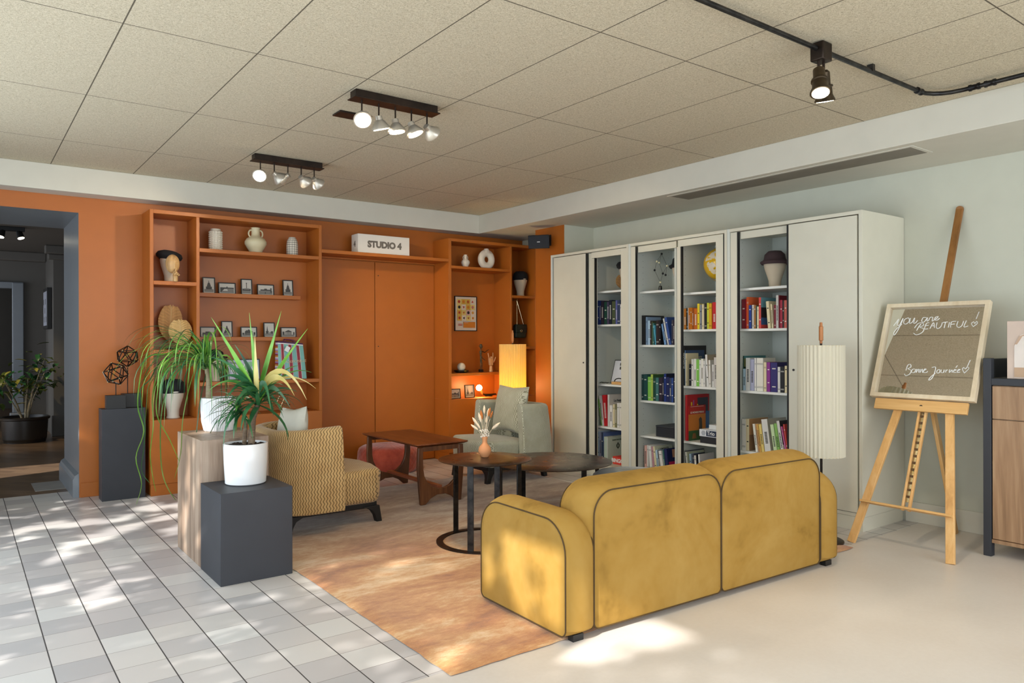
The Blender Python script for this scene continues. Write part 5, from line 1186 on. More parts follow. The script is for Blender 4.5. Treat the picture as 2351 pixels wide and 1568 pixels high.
row("second shelf of the middle bookcase's far bay", XB, ZA[1], (1455, .10204, 700, .10204), [
    (180, 262, 235, 0, 'black', {'d': .26, 'txt': 'none', 'cov': [((52, 66, 84), [(0, 0), (1, .9)])]}), (270, 308, 270, 0, 'grey blue'), (314, 362, 350, 0, 'pale blue'), (366, 394, 352, 0, 'brown black'), (396, 420, 372, 0, 'olive green'), (422, 450, 410, 0, 'teal green'), (462, 492, 460, 36, 'cyan'),
    (496, 560, 345, 0, 'brown black'), (564, 600, 342, 0, 'black'), (622, 690, 430, 68, 'light blue'), (694, 736, 400, 95, 'slate blue'), (744, 776, 310, 110, 'white'), (780, 836, 285, 105, 'royal blue', {'d': .2}), (846, 880, 340, 0, 'dark slate', {'d': .2}), (882, 914, 335, 0, 'dark plum'), (916, 960, 345, 0, 'dark slate')], G)
row("third shelf of the middle bookcase's far bay", XB, ZA[2], (1455, .10204, 840, .10204), [
    (175, 216, 190, 0, 'dark teal'), (220, 302, 192, 0, 'dark teal', {'txt': None}), (306, 380, 245, 0, 'lime green'), (384, 434, 192, 0, 'yellow green', {'d': .2, 'cov': [((44, 84, 40), [(0, 0), (1, 1)])]}), (438, 490, 262, 0, 'dark green'), (494, 558, 262, 0, 'teal green'), (562, 640, 262, 0, 'dark plum'), (644, 672, 240, 0, 'blue black'),
    (676, 728, 175, 0, 'deep blue', {'d': .2, 'cov': [((26, 34, 62), [(0, 0), (1, 1)])]}), (732, 800, 250, 0, 'navy blue'), (804, 842, 270, 0, 'slate blue'), (846, 888, 268, 0, 'royal blue'), (892, 960, 268, 0, 'blue black')], G)
row("bottom shelf of the middle bookcase's far bay", XB, .127, (1465, .08294, 1000, .08294), [
    (175, 240, 270, 0, 'pink'), (244, 284, 262, 0, 'white', {'d': .2}), (325, 390, 280, 40, 'white', {'d': .22}), (410, 460, 310, 50, 'dusty pink'), (470, 520, 300, 62, 'cream', {'d': .24, 'cov': [((206, 210, 186), [(0, 0), (1, 1)])], 'title': [("L'AMANTE", .030, .5, .86, (60, 58, 56))]}), (530, 580, 400, 60, 'pale blue'), (590, 626, 410, 60, 'dark grey'),
    (640, 720, 425, 80, 'white'), (730, 760, 400, 60, 'teal green'), (775, 850, 370, 60, 'navy blue', {'d': .16, 'txt': 'none', 'cov': [((190, 30, 90), [(.1, .12), (1, .46)]), ((190, 140, 110), [(.45, .62), (.95, .95)])]})], G)
row("second shelf of the middle bookcase's near bay", XB, ZB[1], (1455, .10204, 700, .10204), [
    (1095, 1160, 82, 0, 'orange brown'), (1165, 1208, 70, 0, 'black'), (1210, 1224, 66, 0, 'white'), (1226, 1268, 62, 0, 'orange'), (1270, 1306, 62, 0, 'orange'), (1309, 1346, 78, 0, 'rust brown'), (1350, 1426, 75, 0, 'mottled orange'), (1430, 1478, -30, 0, 'yellow'), (1482, 1530, -12, 0, 'grey'), (1536, 1574, -20, 0, 'cream'),
    (1580, 1638, -40, 0, 'black'), (1642, 1688, -48, 0, 'acid yellow'), (1691, 1752, -35, 0, 'golden yellow'), (1757, 1850, -62, 0, 'red')], G)
row("third shelf of the middle bookcase's near bay", XB, ZB[2], (1455, .10204, 700, .10204), [
    (1062, 1110, 915, 0, 'black', {'d': .30, 'in': 0, 'txt': 'none', 'spine': ('MOSAIQUES', .026, .62, (214, 210, 200)), 'cov': [((32, 28, 28), [(0, 0), (1, 1)])]}), (1114, 1142, 1020, 0, 'light blue', {'d': .26, 'in': .004, 'cov': [((58, 80, 116), [(0, .75), (1, 1)]), ((74, 92, 104), [(0, 0), (1, .75)])], 'title': [('ASSISI', .055, .60, .76, (178, 180, 150))]}), (1146, 1184, 1085, 0, 'cream'),
    (1246, 1290, 1330, 0, 'blue black', {'in': .02}), (1296, 1336, 1218, 0, 'white'), (1338, 1398, 1212, 0, 'white'), (1402, 1470, 1225, 0, 'lime green'), (1474, 1510, 1235, 0, 'white'), (1514, 1560, 1210, 0, 'warm white'), (1564, 1600, 1250, 0, 'white'), (1606, 1668, 1118, 40, 'white', {'d': .2, 'cov': [((196, 180, 152), [(0, 0), (1, 1)])]}), (1692, 1734, 1240, 14, 'warm white'),
    (1762, 1800, 1340, 0, 'white'), (1804, 1880, 1180, 0, 'pale grey')], G)
row("fourth shelf of the middle bookcase's near bay", XB, ZB[3], (1455, .10204, 840, .10204), [
    (1160, 1206, 655, 0, 'red', {'d': .30, 'txt': 'none', 'in': 0, 'cov': [((180, 30, 34), [(0, 0), (1, 1)]), ((226, 196, 40), [(.16, .55), (.22, .84)]), ((150, 90, 150), [(.26, .55), (.31, .88)]), ((58, 60, 70), [(.46, .60), (.95, .93)]), ((240, 210, 40), [(.42, .66), (.46, .64), (.5, .68), (.5, .76), (.46, .80), (.42, .76)]), ((70, 110, 160), [(.8, .1), (1, .62)])]}),
    (1212, 1228, 900, 0, 'red', {'d': .235, 'txt': 'none', 'in': .005, 'cov': [((190, 44, 32), [(0, .74), (1, 1)]), ((214, 128, 48), [(0, .25), (1, .75)]), ((60, 96, 50), [(0, 0), (1, .28)]), ((70, 62, 54), [(.56, .12), (.70, .12), (.80, .35), (.78, .60), (.70, .66), (.60, .60), (.62, .42)]), ((150, 100, 54), [(.2, .05), (.45, .05), (.4, .2), (.25, .2)]), ((226, 206, 190), [(.12, .965), (.88, .975)])], 'title': [('LE MONDE PERDU', .0225, .5, .80, (236, 226, 206))]})], G)
row("bottom shelf of the middle bookcase's near bay", XB, .127, (1465, .08294, 1000, .08294), [
    (1300, 1340, 415, 60, 'dark grey', {'d': .26, 'cov': [((94, 96, 98), [(0, 0), (1, 1)])]}), (1370, 1410, 455, 70, 'warm white', {'d': .24, 'cov': [((206, 208, 176), [(0, 0), (1, 1)])]}), (1450, 1500, 505, 40, 'pale blue'), (1530, 1570, 500, 30, 'dark slate'), (1575, 1625, 550, 40, 'warm white'), (1640, 1668, 520, 40, 'black'),
    (1690, 1730, 520, 30, 'white', {'d': .20, 'txt': 'none', 'cov': [((214, 210, 212), [(0, 0), (1, 1)])], 'title': [('les Sectes', .046, .5, .66, (186, 40, 44)), ('dans', .026, .45, .50, (70, 70, 74))]})], G)
row('second shelf of the bookcase nearest the easel', XB, Z3[1], (1670, .07652, 650, .07652), [
    (430, 542, 480, 0, 'dark red'), (546, 562, 470, 0, 'red'), (566, 634, 415, 0, 'bright orange'), (640, 716, 660, 0, 'cobalt blue', {'cov': [((40, 30, 60), [(0, 0), (1, 1)])]}), (720, 784, 650, 0, 'white', {'cov': []}), (788, 850, 655, 0, 'gold brown'), (854, 886, 680, 0, 'dark teal'), (890, 938, 700, 0, 'cream'),
    (942, 1010, 425, 0, 'coral red', {'d': .26, 'cov': [((110, 160, 170), [(0, .62), (1, 1)]), ((40, 36, 40), [(0, .35), (.8, .68)]), ((60, 96, 140), [(0, .12), (1, .35)]), ((190, 84, 60), [(.35, .26), (.65, .26), (.7, .38), (.5, .46), (.3, .38)])]}),
    (1214, 1300, 545, 60, 'cream'), (1334, 1378, 630, 44, 'cream'), (1388, 1452, 650, 0, 'dark red'), (1458, 1530, 360, 0, 'pale grey', {'d': .2}), (1536, 1556, 365, 0, 'dark red', {'d': .28, 'txt': 'none'}), (1560, 1640, 505, 0, 'crimson'), (1644, 1690, 520, 0, 'brown black'), (1698, 1780, 510, 0, 'coral')], G)
row('third shelf of the bookcase nearest the easel', XB, Z3[2], (1670, .1658, 800, .1658), [
    (196, 212, 100, 0, 'dark green', {'d': .30, 'in': .03, 'txt': 'none', 'cov': [((84, 140, 140), [(0, .68), (1, 1)]), ((150, 150, 90), [(0, .68), (.5, .92)])]}), (216, 250, 280, 0, 'pale blue'), (254, 312, 130, 0, 'white'), (316, 370, 148, 0, 'lavender grey'), (374, 398, 132, 0, 'white'), (404, 496, 132, 0, 'warm white'), (502, 540, 190, 0, 'cream', {'d': .3, 'cov': [((214, 210, 184), [(0, 0), (1, 1)])]}),
    (545, 592, 190, 0, 'bright purple'), (597, 690, 195, 0, 'indigo', {'d': .26, 'cov': [((46, 40, 104), [(0, 0), (1, 1)])]}), (695, 730, 255, 0, 'white'), (734, 788, 255, 0, 'black'), (793, 830, 240, 0, 'cream')], G)
row('fourth shelf of the bookcase nearest the easel', XB, Z3[3], (1670, .1658, 800, .1658), [
    (200, 250, 975, 0, 'white'), (255, 300, 975, 0, 'cream', {'d': .26, 'cov': [((200, 152, 104), [(0, .5), (1, 1)]), ((150, 116, 84), [(0, 0), (1, .5)])]}), (392, 422, 1045, 45, 'warm white'), (426, 446, 1045, 45, 'tan'), (449, 472, 1045, 48, 'amber'), (476, 514, 1050, 46, 'soft yellow'), (522, 606, 985, 56, 'white', {'d': .26, 'cov': [((198, 192, 180), [(0, 0), (1, 1)])]}),
    (646, 694, 1055, 56, 'pale green'), (698, 738, 1040, 56, 'leaf green'), (742, 786, 1005, 72, 'white', {'d': .22, 'cov': [((50, 48, 54), [(0, .3), (1, 1)])]}), (790, 818, 1080, 72, 'magenta pink'), (821, 846, 1050, 60, 'coral red')], G)
# other things on the bookcase shelves
def px(u, v, x=XB): return at_x(u, v, x)
dummy('linen dummy head in a plum felt hat with turned brim, top of the easel-end bookcase', (5.40, at_x(1779, 650, 5.40).y, Z3[0] + .0008), .285, 'cloche', M_PLUM, .6)
dummy('linen dummy head in a black peaked hat, half hidden by a door post', (5.38, at_x(1566, 650, 5.38).y + .0, ZA[0] + .0008), .30, 'cloche', M_FELT, .4)
dummy('linen dummy head in a black beret, half hidden in the pillar-end bookcase', (5.36, at_x(1441, 650, 5.36).y, ZU1[0] + .0008), .28, 'beret', M_FELT)
t = fan('small round tan palm-leaf fan behind the beret head in the bookcase', 419.5, 7.14, .14, .15, .02, M_PALM, 0, -1.2); t.location = (5.50, at_x(1424, 650, 5.50).y - .02, ZU1[0] + .012); t.rotation_euler = (0, 0, -1.2)
# globe
gp = at_x(1653, 606, 5.42); t = thing('globe', 'yellow globe with pale continents, half hidden at the top of the middle bookcase', 'globe', (5.42, gp.y, ZB[0] + .0008)); R = .142; cz = gp.z - ZB[0]
nt = NT('globe_yellow'); n1 = nt.noise(7, 4, .6, dist=.6); nt.base(nt.mix(nt.math('GREATER_THAN', n1, .58), srgb(222, 176, 20), srgb(226, 214, 190))).set(.2)
MB().ball((0, 0, cz), R, 36).build('ball', nt.mat, t, smooth=60)
MB().lathe([(.0001, 0), (.07, 0), (.07, .008), (.012, .018), (.008, max(.02, cz - R))], (0, 0, 0), 28).build('foot', M_TIP, t)
MB().tube([(0, (R + .012) * math.sin(a), cz - (R + .012) * math.cos(a)) for a in [PI * i / 20 for i in range(21)]], .004, 8).build('meridian', M_TIP, t)
# molecule-like constellation on a stand
q0 = at_x(1516, 663, 5.33); t = thing('constellation_model', 'spindly wire model with black and cream balls on a black foot', 'ornament', (5.33, q0.y, ZA[0] + .0008))
def lp(x, y): p = at_x(1430 + x * .12753, 500 + y * .12753, 5.33); return Vector((0, p.y - q0.y, p.z - ZA[0]))
NODE = {'top': (698, 648, 1), 'c1': (612, 786, 0), 'c2': (654, 806, 0), 'c3': (797, 866, 0), 'b1': (572, 942, 1), 'b2': (720, 1002, 1), 'b3': (770, 1028, 1), 'hub': (675, 1160, 0)}
MB().lathe([(.0001, 0), (.055, 0), (.055, .005), (.016, .008), (.017, .03), (.014, .052), (.0001, .054)], (0, 0, 0), 28).build('foot', plain(16, 16, 16, .25), t)
b = MB()
for a, c in (('top', 'c1'), ('top', 'c2'), ('top', 'c3'), ('c1', 'b1'), ('c2', 'b2'), ('c3', 'b2'), ('c3', 'b3'), ('b1', 'hub'), ('b2', 'hub')): b.tube([lp(*NODE[a][:2]), lp(*NODE[c][:2])], .0012, 5)
hz = lp(*NODE['hub'][:2]); b.tube([(0, 0, .05), hz], .002, 6); b.build('wires', M_BRONZE, t)
for k, (x, y, bl) in NODE.items(): MB().ball(lp(x, y), .0105, 14).build('ball', M_BLACK if bl else plain(226, 218, 180, .3), t, smooth=60)
# certificate, curved-handle stamp and wire in the pillar-end bookcase
a_ = at_x(1250 + .1977 * 765, 870, 5.30); c_ = at_x(1250 + .1977 * 960, 870, 5.30)
t = thing('certificate_frame', 'framed certificate leaning on the third shelf of the pillar-end bookcase', 'picture frame', (5.30, (a_.y + c_.y) / 2, ZU1[2] + .0045)); w, h = a_.y - c_.y, .245; M = Matrix.Rotation(.28, 4, 'Y')
b = MB(); b.box(0, .012, -w / 2, w / 2, 0, h); b.xf(M); b.build('frame', M_FRAME, t)
b = MB(); b.box(-.0006, 0, -w / 2 + .008, w / 2 - .008, .008, h - .008); b.xf(M); b.build('sheet', plain(222, 222, 226, .5), t)
b = MB()
for k in range(2): b.box(-.0012, -.0006, -w / 2 + .05 + k * .06, -w / 2 + .09 + k * .06, h - .06, h - .03); b.box(-.0012, -.0006, -w / 2 + .05 + k * .06, -w / 2 + .085 + k * .06, h - .1, h - .07)
b.xf(M); q = b.build('printed_vignettes', M_INK, t); q['kind'] = 'stuff'
a_ = at_x(1250 + .1977 * 775, 878, 5.205); c_ = at_x(1250 + .1977 * 930, 878, 5.205)
t = thing('handled_block', 'small yellow wooden block with an arched black handle, in front of the certificate', 'ornament', (5.205, (a_.y + c_.y) / 2, ZU1[2] + .0008)); w = a_.y - c_.y
MB().box(0, .05, -w / 2, w / 2, 0, .028).build('block', M_PINE, t, bevel=.003); MB().tube([(.02, -w * .36 * math.cos(a), .028 + .034 * math.sin(a)) for a in [PI * i / 12 for i in range(13)]], .005, 8).build('handle', M_BLACK, t)
q0 = at_x(1386, 879, 5.22); b = MB(); b.tube([(.02 * math.sin(k * 1.3) + .01, .065 - .0042 * k, .006 + .010 * abs(math.sin(k * .9))) for k in range(32)], .0016, 6)
one(b, 'wire_chain', M_BRONZE, 'thin dark tangled chain lying on the third shelf of the pillar-end bookcase', 'chain', (5.22, q0.y, ZU1[2] + .0008))
# black storage box and stacked game boxes
a_ = at_x(1455 + .10204 * 500, 990, 5.23); t = thing('storage_box', 'black storage box with a grey lid on the middle bookcase', 'box', (5.23, a_.y, ZA[3] + .0008)); y1 = 4.446 - a_.y
MB().box(0, .30, y1, 0, 0, .088).build('box', plain(40, 42, 48, .5), t, bevel=.003); MB().box(-.002, .302, y1, .002, .089, .104).build('lid', plain(54, 58, 64, .45), t, bevel=.003)
a_ = at_x(1455 + .10204 * 1500, 990, 5.20); y1 = 3.872 - a_.y
def gbox(label, zoff, h, x, dy, col, txt=None, size=.03, band=None):
    t = thing('game_box', label, 'box', (x, a_.y + dy, ZB[3] + .0008 + zoff)); MB().box(0, .17, y1 - dy, 0, 0, h).build('box', plain(*col, .45), t, bevel=.002)
    if band: MB().box(-.0008, 0, y1 - dy, -.075, h * .12, h * .88).build('label_band', plain(*band, .45), t)
    if txt: lettering(txt, size, M_WHITEINK, t, (-.0016, -.125, h * .5), (0, -1, 0), (0, 0, 1), offset=.0012)
    return t
gbox('black game box, lowest in the stack beside the comic books', 0, .055, 5.195, 0, (44, 46, 50))
t = gbox('white and navy game box lettered Trio, middle of the stack', .0565, .062, 5.20, .012, (228, 230, 232), 'Trio', .046, (40, 52, 76))
b = MB(); b.prism([(-.045 + .024 * math.cos(k * 1.0472), .031 + .024 * math.sin(k * 1.0472)) for k in range(6)], -.0008, -.0002, 'yz'); b.build('printed_hexagon', plain(176, 182, 190, .5), t)
gbox('plain white box on top of the game box stack', .1195, .04, 5.24, -.06, (226, 228, 226))

# ------------------------------------------------------------------ plants
M_GL = m_leaf('leaf_bright', (86, 140, 44), (112, 168, 60), (150, 198, 96)); M_GD = m_leaf('leaf_deep', (30, 72, 40), (44, 98, 56), (74, 128, 82)); M_GM = m_leaf('leaf_mid', (60, 110, 44), (84, 138, 58), (120, 166, 84)); M_GY = m_leaf('leaf_drying', (176, 160, 84), (206, 190, 116), (222, 206, 144))
M_BARK = wood('plant_bark', (70, 56, 42), (104, 86, 68), (140, 122, 100), 'x', 2.5, .9); M_BARKP = wood('pale_bark', (120, 106, 84), (160, 146, 118), (186, 172, 146), 'x', 2.0, .9)
def leaf(b, base, az, e0, L, w, droop, rnd, k=10, twist=0.0, shape='ribbon'):
    """one leaf, bending under its own weight: azimuth az, starting elevation e0"""
    p = Vector(base); pts = [p.copy()]; e = e0; a = az; ds = L / k; sides = []; ws = []
    for i in range(k + 1):
        d = Vector((math.cos(e) * math.cos(a), math.cos(e) * math.sin(a), math.sin(e)))
        sd = d.cross(Vector((0, 0, 1))); sd = sd.normalized() if sd.length > .05 else Vector((math.sin(a), -math.cos(a), 0))
        sd = (sd * math.cos(twist * i / k) + d.cross(sd) * math.sin(twist * i / k)); sides.append(sd)
        s = i / k
        ws.append(w * ((.75 + .25 * math.sin(PI * min(1, s * 1.2))) * (1 - s ** 6) if shape == 'ribbon' else max(.03, math.sin(PI * (.10 + .90 * s)) ** .7 * (1.15 - .5 * s))))
        if i < k: p = p + d * ds; pts.append(p.copy())
        e = max(-1.50, e - droop * (.4 + 1.2 * s) / k); a += rnd.uniform(-.05, .05)
    ws[-1] = w * .02
    b.strip(pts, ws, sides, .35)
rp = random.Random(12)
# plant with drooping strap leaves in the ribbed pot
pz = zw + .0008; pc = at_z(503, 988, zw)
t = thing('potted_plant', 'ponytail palm with long drooping strap leaves in a ribbed white pot on the wood plinth', 'plant', (pc.x, pc.y, pz)); s = mpp(pc)
Rp, hp = 39 * s, 76 * s; n = 48; b = MB(); prof = [(.78, 0), (.84, .03), (.96, .3), (1.0, .62), (.99, 1.0)]
vs = []
for f, z in prof + [(.93, 1.0), (.90, .9)]:
    for j in range(2 * n):
        r = Rp * f * (1 + (.012 if j % 2 else -.012) * (z < .999 or f > .95)); vs.append((r * math.cos(PI * j / n), r * math.sin(PI * j / n), hp * z))
K2 = 2 * n; b.add(vs, [(i * K2 + j, i * K2 + (j + 1) % K2, (i + 1) * K2 + (j + 1) % K2, (i + 1) * K2 + j) for i in range(6) for j in range(K2)] + [tuple(range(K2))[::-1]])
b.build('pot', M_POTW, t, smooth=20)
MB().lathe([(.0001, hp * .9), (Rp * .91, hp * .9)], (0, 0, 0), 32, cap=False).build('soil', M_SOIL, t)
top = at_y(474, 842, pc.y + .0) - Vector((pc.x, pc.y, pz)); x0 = top.x * .8
MB().tube([(x0 * .8, 0, hp * .88), (x0, 0, hp * .95), (x0 * 1.05, 0, (hp + top.z) / 2), (top.x, 0, top.z)], [.030, .022, .015, .013], 10).build('stem', M_BARKP, t, smooth=60)
b = MB()
def ribbon(px_path, w, mi, y0, y1):
    """a leaf read off the photograph as a line of pixels, its depth running from y0 to y1"""
    P = smooth_path([tuple(q) for q in px_path], 5); k = len(P); pts = []
    for i, q in enumerate(P):
        d = y0 + (y1 - y0) * min(1, i / (k * .5)); pts.append(at_y(q[0], q[1], pc.y + d) - Vector((pc.x, pc.y, pz)))
    sd = []
    for i in range(k):
        tg = pts[min(i + 1, k - 1)] - pts[max(i - 1, 0)]; q = tg.cross(Vector((0, 1, .3))); sd.append((q.normalized() * .75 + Vector((0, .65, 0))).normalized() if q.length > 1e-6 else Vector((1, 0, 0)))
    b.mi = mi; b.strip(pts, [w * (1 - .7 * (i / (k - 1)) ** 3) if i < k - 1 else w * .05 for i in range(k)], sd, .3)
HAND = [([(470, 830), (430, 800), (380, 812), (340, 818), (325, 850), (316, 930), (330, 990), (312, 1050), (325, 1110), (312, 1160)], 0), ([(468, 832), (420, 815), (370, 830), (345, 870), (322, 900), (333, 975), (330, 1030), (325, 1080), (345, 1110)], 1),
        ([(470, 830), (440, 795), (400, 800), (365, 850), (350, 910), (352, 975), (345, 1040), (350, 1090), (358, 1130)], 0), ([(474, 826), (450, 800), (415, 796), (385, 830), (365, 880), (360, 950), (390, 1010), (412, 1060)], 0),
        ([(470, 835), (430, 830), (390, 880), (372, 940), (368, 1010), (372, 1080), (385, 1120), (405, 1150)], 2), ([(480, 825), (476, 770), (470, 800), (440, 870), (420, 960), (415, 1040), (400, 1100)], 0), ([(482, 830), (500, 812), (515, 840), (520, 900), (505, 950), (480, 1000), (460, 1060), (450, 1130)], 1),
        ([(484, 832), (520, 815), (545, 850), (556, 890), (560, 930)], 0), ([(480, 835), (470, 870), (458, 930), (450, 1000), (440, 1050), (452, 1110), (455, 1125)], 1)]
for P, mi in HAND: ribbon(P, .0062, mi, 0, rp.uniform(-.16, .05))
for i in range(150):
    az = rp.choice((rp.gauss(PI, .75), rp.gauss(PI * 1.25, .8), rp.uniform(0, 2 * PI))); c_ = math.cos(az); reach = .9 if c_ < .2 else .55
    b.mi = rp.choice((0, 0, 1, 1, 2)); leaf(b, top + Vector((rp.uniform(-.015, .015), rp.uniform(-.015, .015), rp.uniform(-.02, .02))), az, rp.uniform(.25, 1.25), rp.uniform(.42, .82) * reach, rp.uniform(.0035, .0062), rp.uniform(2.4, 4.0), rp, 14)
q = b.build('foliage', [M_GL, M_GD, M_GM], t, smooth=80)
# yucca
yc = at_z(564, 1108, zb); yz = zb + .0008; t = thing('potted_yucca', 'two-caned yucca in a smooth white pot on the low black cube', 'plant', (yc.x, yc.y, yz)); s = mpp(yc)
Ry, hy = 48.5 * s, 92 * s
MB().lathe([(.0001, 0), (Ry * .86, 0), (Ry * .92, .006), (Ry * .97, hy * .5), (Ry, hy - .004), (Ry - .003, hy), (Ry - .010, hy), (Ry - .012, hy * .93), (.0001, hy * .93)], (0, 0, 0), 56).build('pot', M_POTW, t, smooth=40)
b = MB()
for i in range(150): a, r = rp.uniform(0, 6.28), Ry * .9 * math.sqrt(rp.random()); b.ball((r * math.cos(a), r * math.sin(a), hy * .93 + rp.uniform(0, .006)), rp.uniform(.006, .012), 6, sz=.6)
q = b.build('bark_chips', M_SOIL, t); q['kind'] = 'stuff'
O = Vector((yc.x, yc.y, yz))
def yp(u, v, dy=0.0): return at_y(u, v, yc.y + dy) - O
MB().tube([yp(576, 1040), yp(578, 1000), yp(580, 960), yp(592, 930)], [.021, .020, .019, .014], 14).build('cane', M_BARK, t, smooth=60); MB().tube([yp(560, 1040, .02), yp(562, 1000, .02), yp(565, 962, .02), yp(552, 935, .02)], [.014, .013, .012, .010], 12).build('cane', M_BARK, t, smooth=60)
b = MB()
def blade(p0, p1, w, mi, sag=0.0, dy=.0):
    k = 10; pts = []; 
    for i in range(k + 1):
        f = i / k; q = p0.lerp(p1, f) + Vector((0, dy * f, sag * 4 * f * (1 - f))); pts.append(q)
    sd = []
    for i in range(k + 1):
        tg = (pts[min(i + 1, k)] - pts[max(i - 1, 0)]).normalized(); q = tg.cross(FWD); sd.append((q.normalized() * .85 + FWD * .35).normalized() if q.length > 1e-4 else RGT)
    b.mi = mi; b.strip(pts, [w * (.55 + .45 * math.sin(PI * min(1, f * 1.5))) * (1 - f ** 3) + .0006 for f in [i / k for i in range(k + 1)]], sd, .45)
C0 = (592, 905)
for u, v, w, mi, sag, dy in ((487, 728, .019, 0, .01, .02), (569, 742, .018, 0, .0, -.04), (565, 718, .014, 0, .0, -.06), (583, 757, .009, 0, 0, .03), (646, 713, .018, 0, .0, .0), (704, 754, .016, 0, .015, -.02), (690, 915, .020, 3, .16, -.10), (657, 905, .022, 3, .10, -.14), (728, 892, .009, 3, .08, .02), (722, 855, .008, 2, .07, .05),
                             (505, 915, .022, 1, .085, -.12), (520, 930, .022, 1, .06, -.14), (485, 820, .016, 1, .05, .04), (500, 870, .018, 1, .06, .0), (482, 900, .012, 2, .08, .05), (690, 900, .012, 1, .05, .06), (660, 935, .016, 1, .06, -.05), (600, 935, .020, 1, .12, -.17), (575, 770, .020, 3, -.01, -.08), (640, 800, .016, 1, .03, .08), (550, 790, .018, 1, .02, .1), (520, 770, .012, 2, .02, .12), (700, 840, .010, 2, .05, .1), (655, 960, .012, 1, .09, .03)):
    blade(yp(C0[0] + rp.uniform(-6, 6), C0[1] + rp.uniform(-14, 20)), yp(u, v), w, mi, sag, dy)
for i in range(34):
    az, e0 = rp.uniform(0, 2 * PI), rp.uniform(-.35, 1.1); leaf(b, yp(592 + rp.uniform(-3, 3), 915 + rp.uniform(-15, 22)), az, e0, rp.uniform(.20, .34), rp.uniform(.010, .018), rp.uniform(.6, 1.9), rp, 9, shape='sword'); 
for j in range(len(b.m)):
    pass
for i in range(22):
    az, e0 = rp.choice((rp.uniform(0, 2 * PI), rp.gauss(PI, .8))), rp.uniform(-.5, 1.0); b.mi = rp.choice((1, 2, 1)); leaf(b, yp(550 + rp.uniform(-3, 3), 932 + rp.uniform(-12, 12), .02), az, e0, rp.uniform(.14, .24), rp.uniform(.008, .013), rp.uniform(.8, 2.2), rp, 9, shape='sword')
for i in range(16):
    az = rp.gauss(PI * 1.1, 1.0); b.mi = 1; leaf(b, yp(555 + rp.uniform(-4, 4), 945, .0), az, rp.uniform(-.6, .3), rp.uniform(.18, .28), rp.uniform(.006, .010), rp.uniform(1.2, 2.4), rp, 9, shape='sword')
b.build('foliage', [M_GL, M_GD, M_GM, M_GY], t, smooth=80)
# plant in the hall
hp_ = Vector((.72, 12.0, 0)); t = thing('potted_tree', 'leafy house plant in a dark round planter in the hall beyond the doorway', 'plant', hp_)
MB().lathe([(.0001, 0), (.24, 0), (.245, .03), (.25, .035), (.255, .06), (.27, .30), (.29, .31), (.295, .335), (.28, .345), (.262, .345), (.255, .30), (.0001, .30)], (0, 0, 0), 40).build('planter', plain(40, 34, 28, .35), t, smooth=40)
b = MB(); rp = random.Random(4); stems = []
for k in range(7):
    a = rp.uniform(0, 6.28); tipp = Vector((.26 * math.cos(a), .2 * math.sin(a), rp.uniform(.75, 1.22))); stems.append(tipp); b.tube([(.03 * math.cos(a), .03 * math.sin(a), .29), (.10 * math.cos(a), .08 * math.sin(a), tipp.z * .6), tipp], [.012, .009, .005], 6)
stems.append(Vector((-.42, -.1, .74))); b.tube([(-.02, 0, .29), (-.2, -.05, .66), (-.42, -.1, .74)], [.01, .008, .004], 6)
b.build('stem', M_BARKP, t, smooth=60)
b = MB()
for p in stems:
    for k in range(24):
        q = p + Vector((rp.gauss(0, .12), rp.gauss(0, .10), rp.gauss(-.05, .11))); b.mi = rp.choice((0, 1, 1, 2)); leaf(b, q, rp.uniform(0, 6.28), rp.uniform(-.6, .4), rp.uniform(.10, .17), rp.uniform(.024, .038), 1.2, rp, 6, shape='sword')
b.build('foliage', [m_leaf('hall_leaf_light', (120, 116, 40), (150, 146, 60), (180, 176, 90)), m_leaf('hall_leaf_dark', (44, 60, 24), (66, 82, 34), (96, 110, 50)), M_GD], t, smooth=80)
# hall: framed picture on the side wall, ceiling spots
t = thing('framed_print', 'dark framed print on the hall side wall, seen nearly edge on', 'picture frame', (1.085, 12.92, 1.84))
MB().box(-.055, 0, -.30, .30, -.30, .30).build('frame', M_FRAME, t, bevel=.003); MB().box(-.058, -.055, -.25, .25, -.25, .25).build('print', plain(176, 178, 190, .4), t)
b = MB(); [b.box(-.0595, -.058, -.20 + .09 * i, -.14 + .09 * i, -.2 + .13 * ((i * 2) % 3), -.12 + .13 * ((i * 2) % 3)) for i in range(5)]; q = b.build('printed_shapes', M_INK, t); q['kind'] = 'stuff'
hz = at_z(20, 520, 2.72); t = thing('hall_spotlight', 'black bar with two small lit spots on the hall ceiling', 'ceiling light', (hz.x, hz.y, 2.719))
MB().box(-.30, .16, -.03, .03, -.05, 0).build('bar', M_BLACK, t, bevel=.003)
for x in (-.06, .10):
    b = MB(); b.lathe([(.0001, 0), (.03, 0), (.04, .09), (.0001, .088)], (0, 0, 0), 18); M = Vector((.25 if x > 0 else -.25, -.3, -1)).to_track_quat('Z', 'Y').to_matrix().to_4x4(); M.translation = Vector((x, 0, -.045)); b.xf(M); s_ = b.build('spot', M_BLACK, t)
    b = MB(); b.lathe([(.0001, .091), (.034, .091), (.034, .093), (.0001, .094)], (0, 0, 0), 16); b.xf(M); b.build('lens', M_LAMPFACE, s_)
# doormat inlay at the passage threshold and small floor socket by the sofa
m0 = at_z(112, 1112, 0); struct(MB().box(m0.x - .13, m0.x + .14, 7.93, 8.40, 0, .003).build('trim_5', plain(150, 146, 140, .5, var=.1), smooth=0))

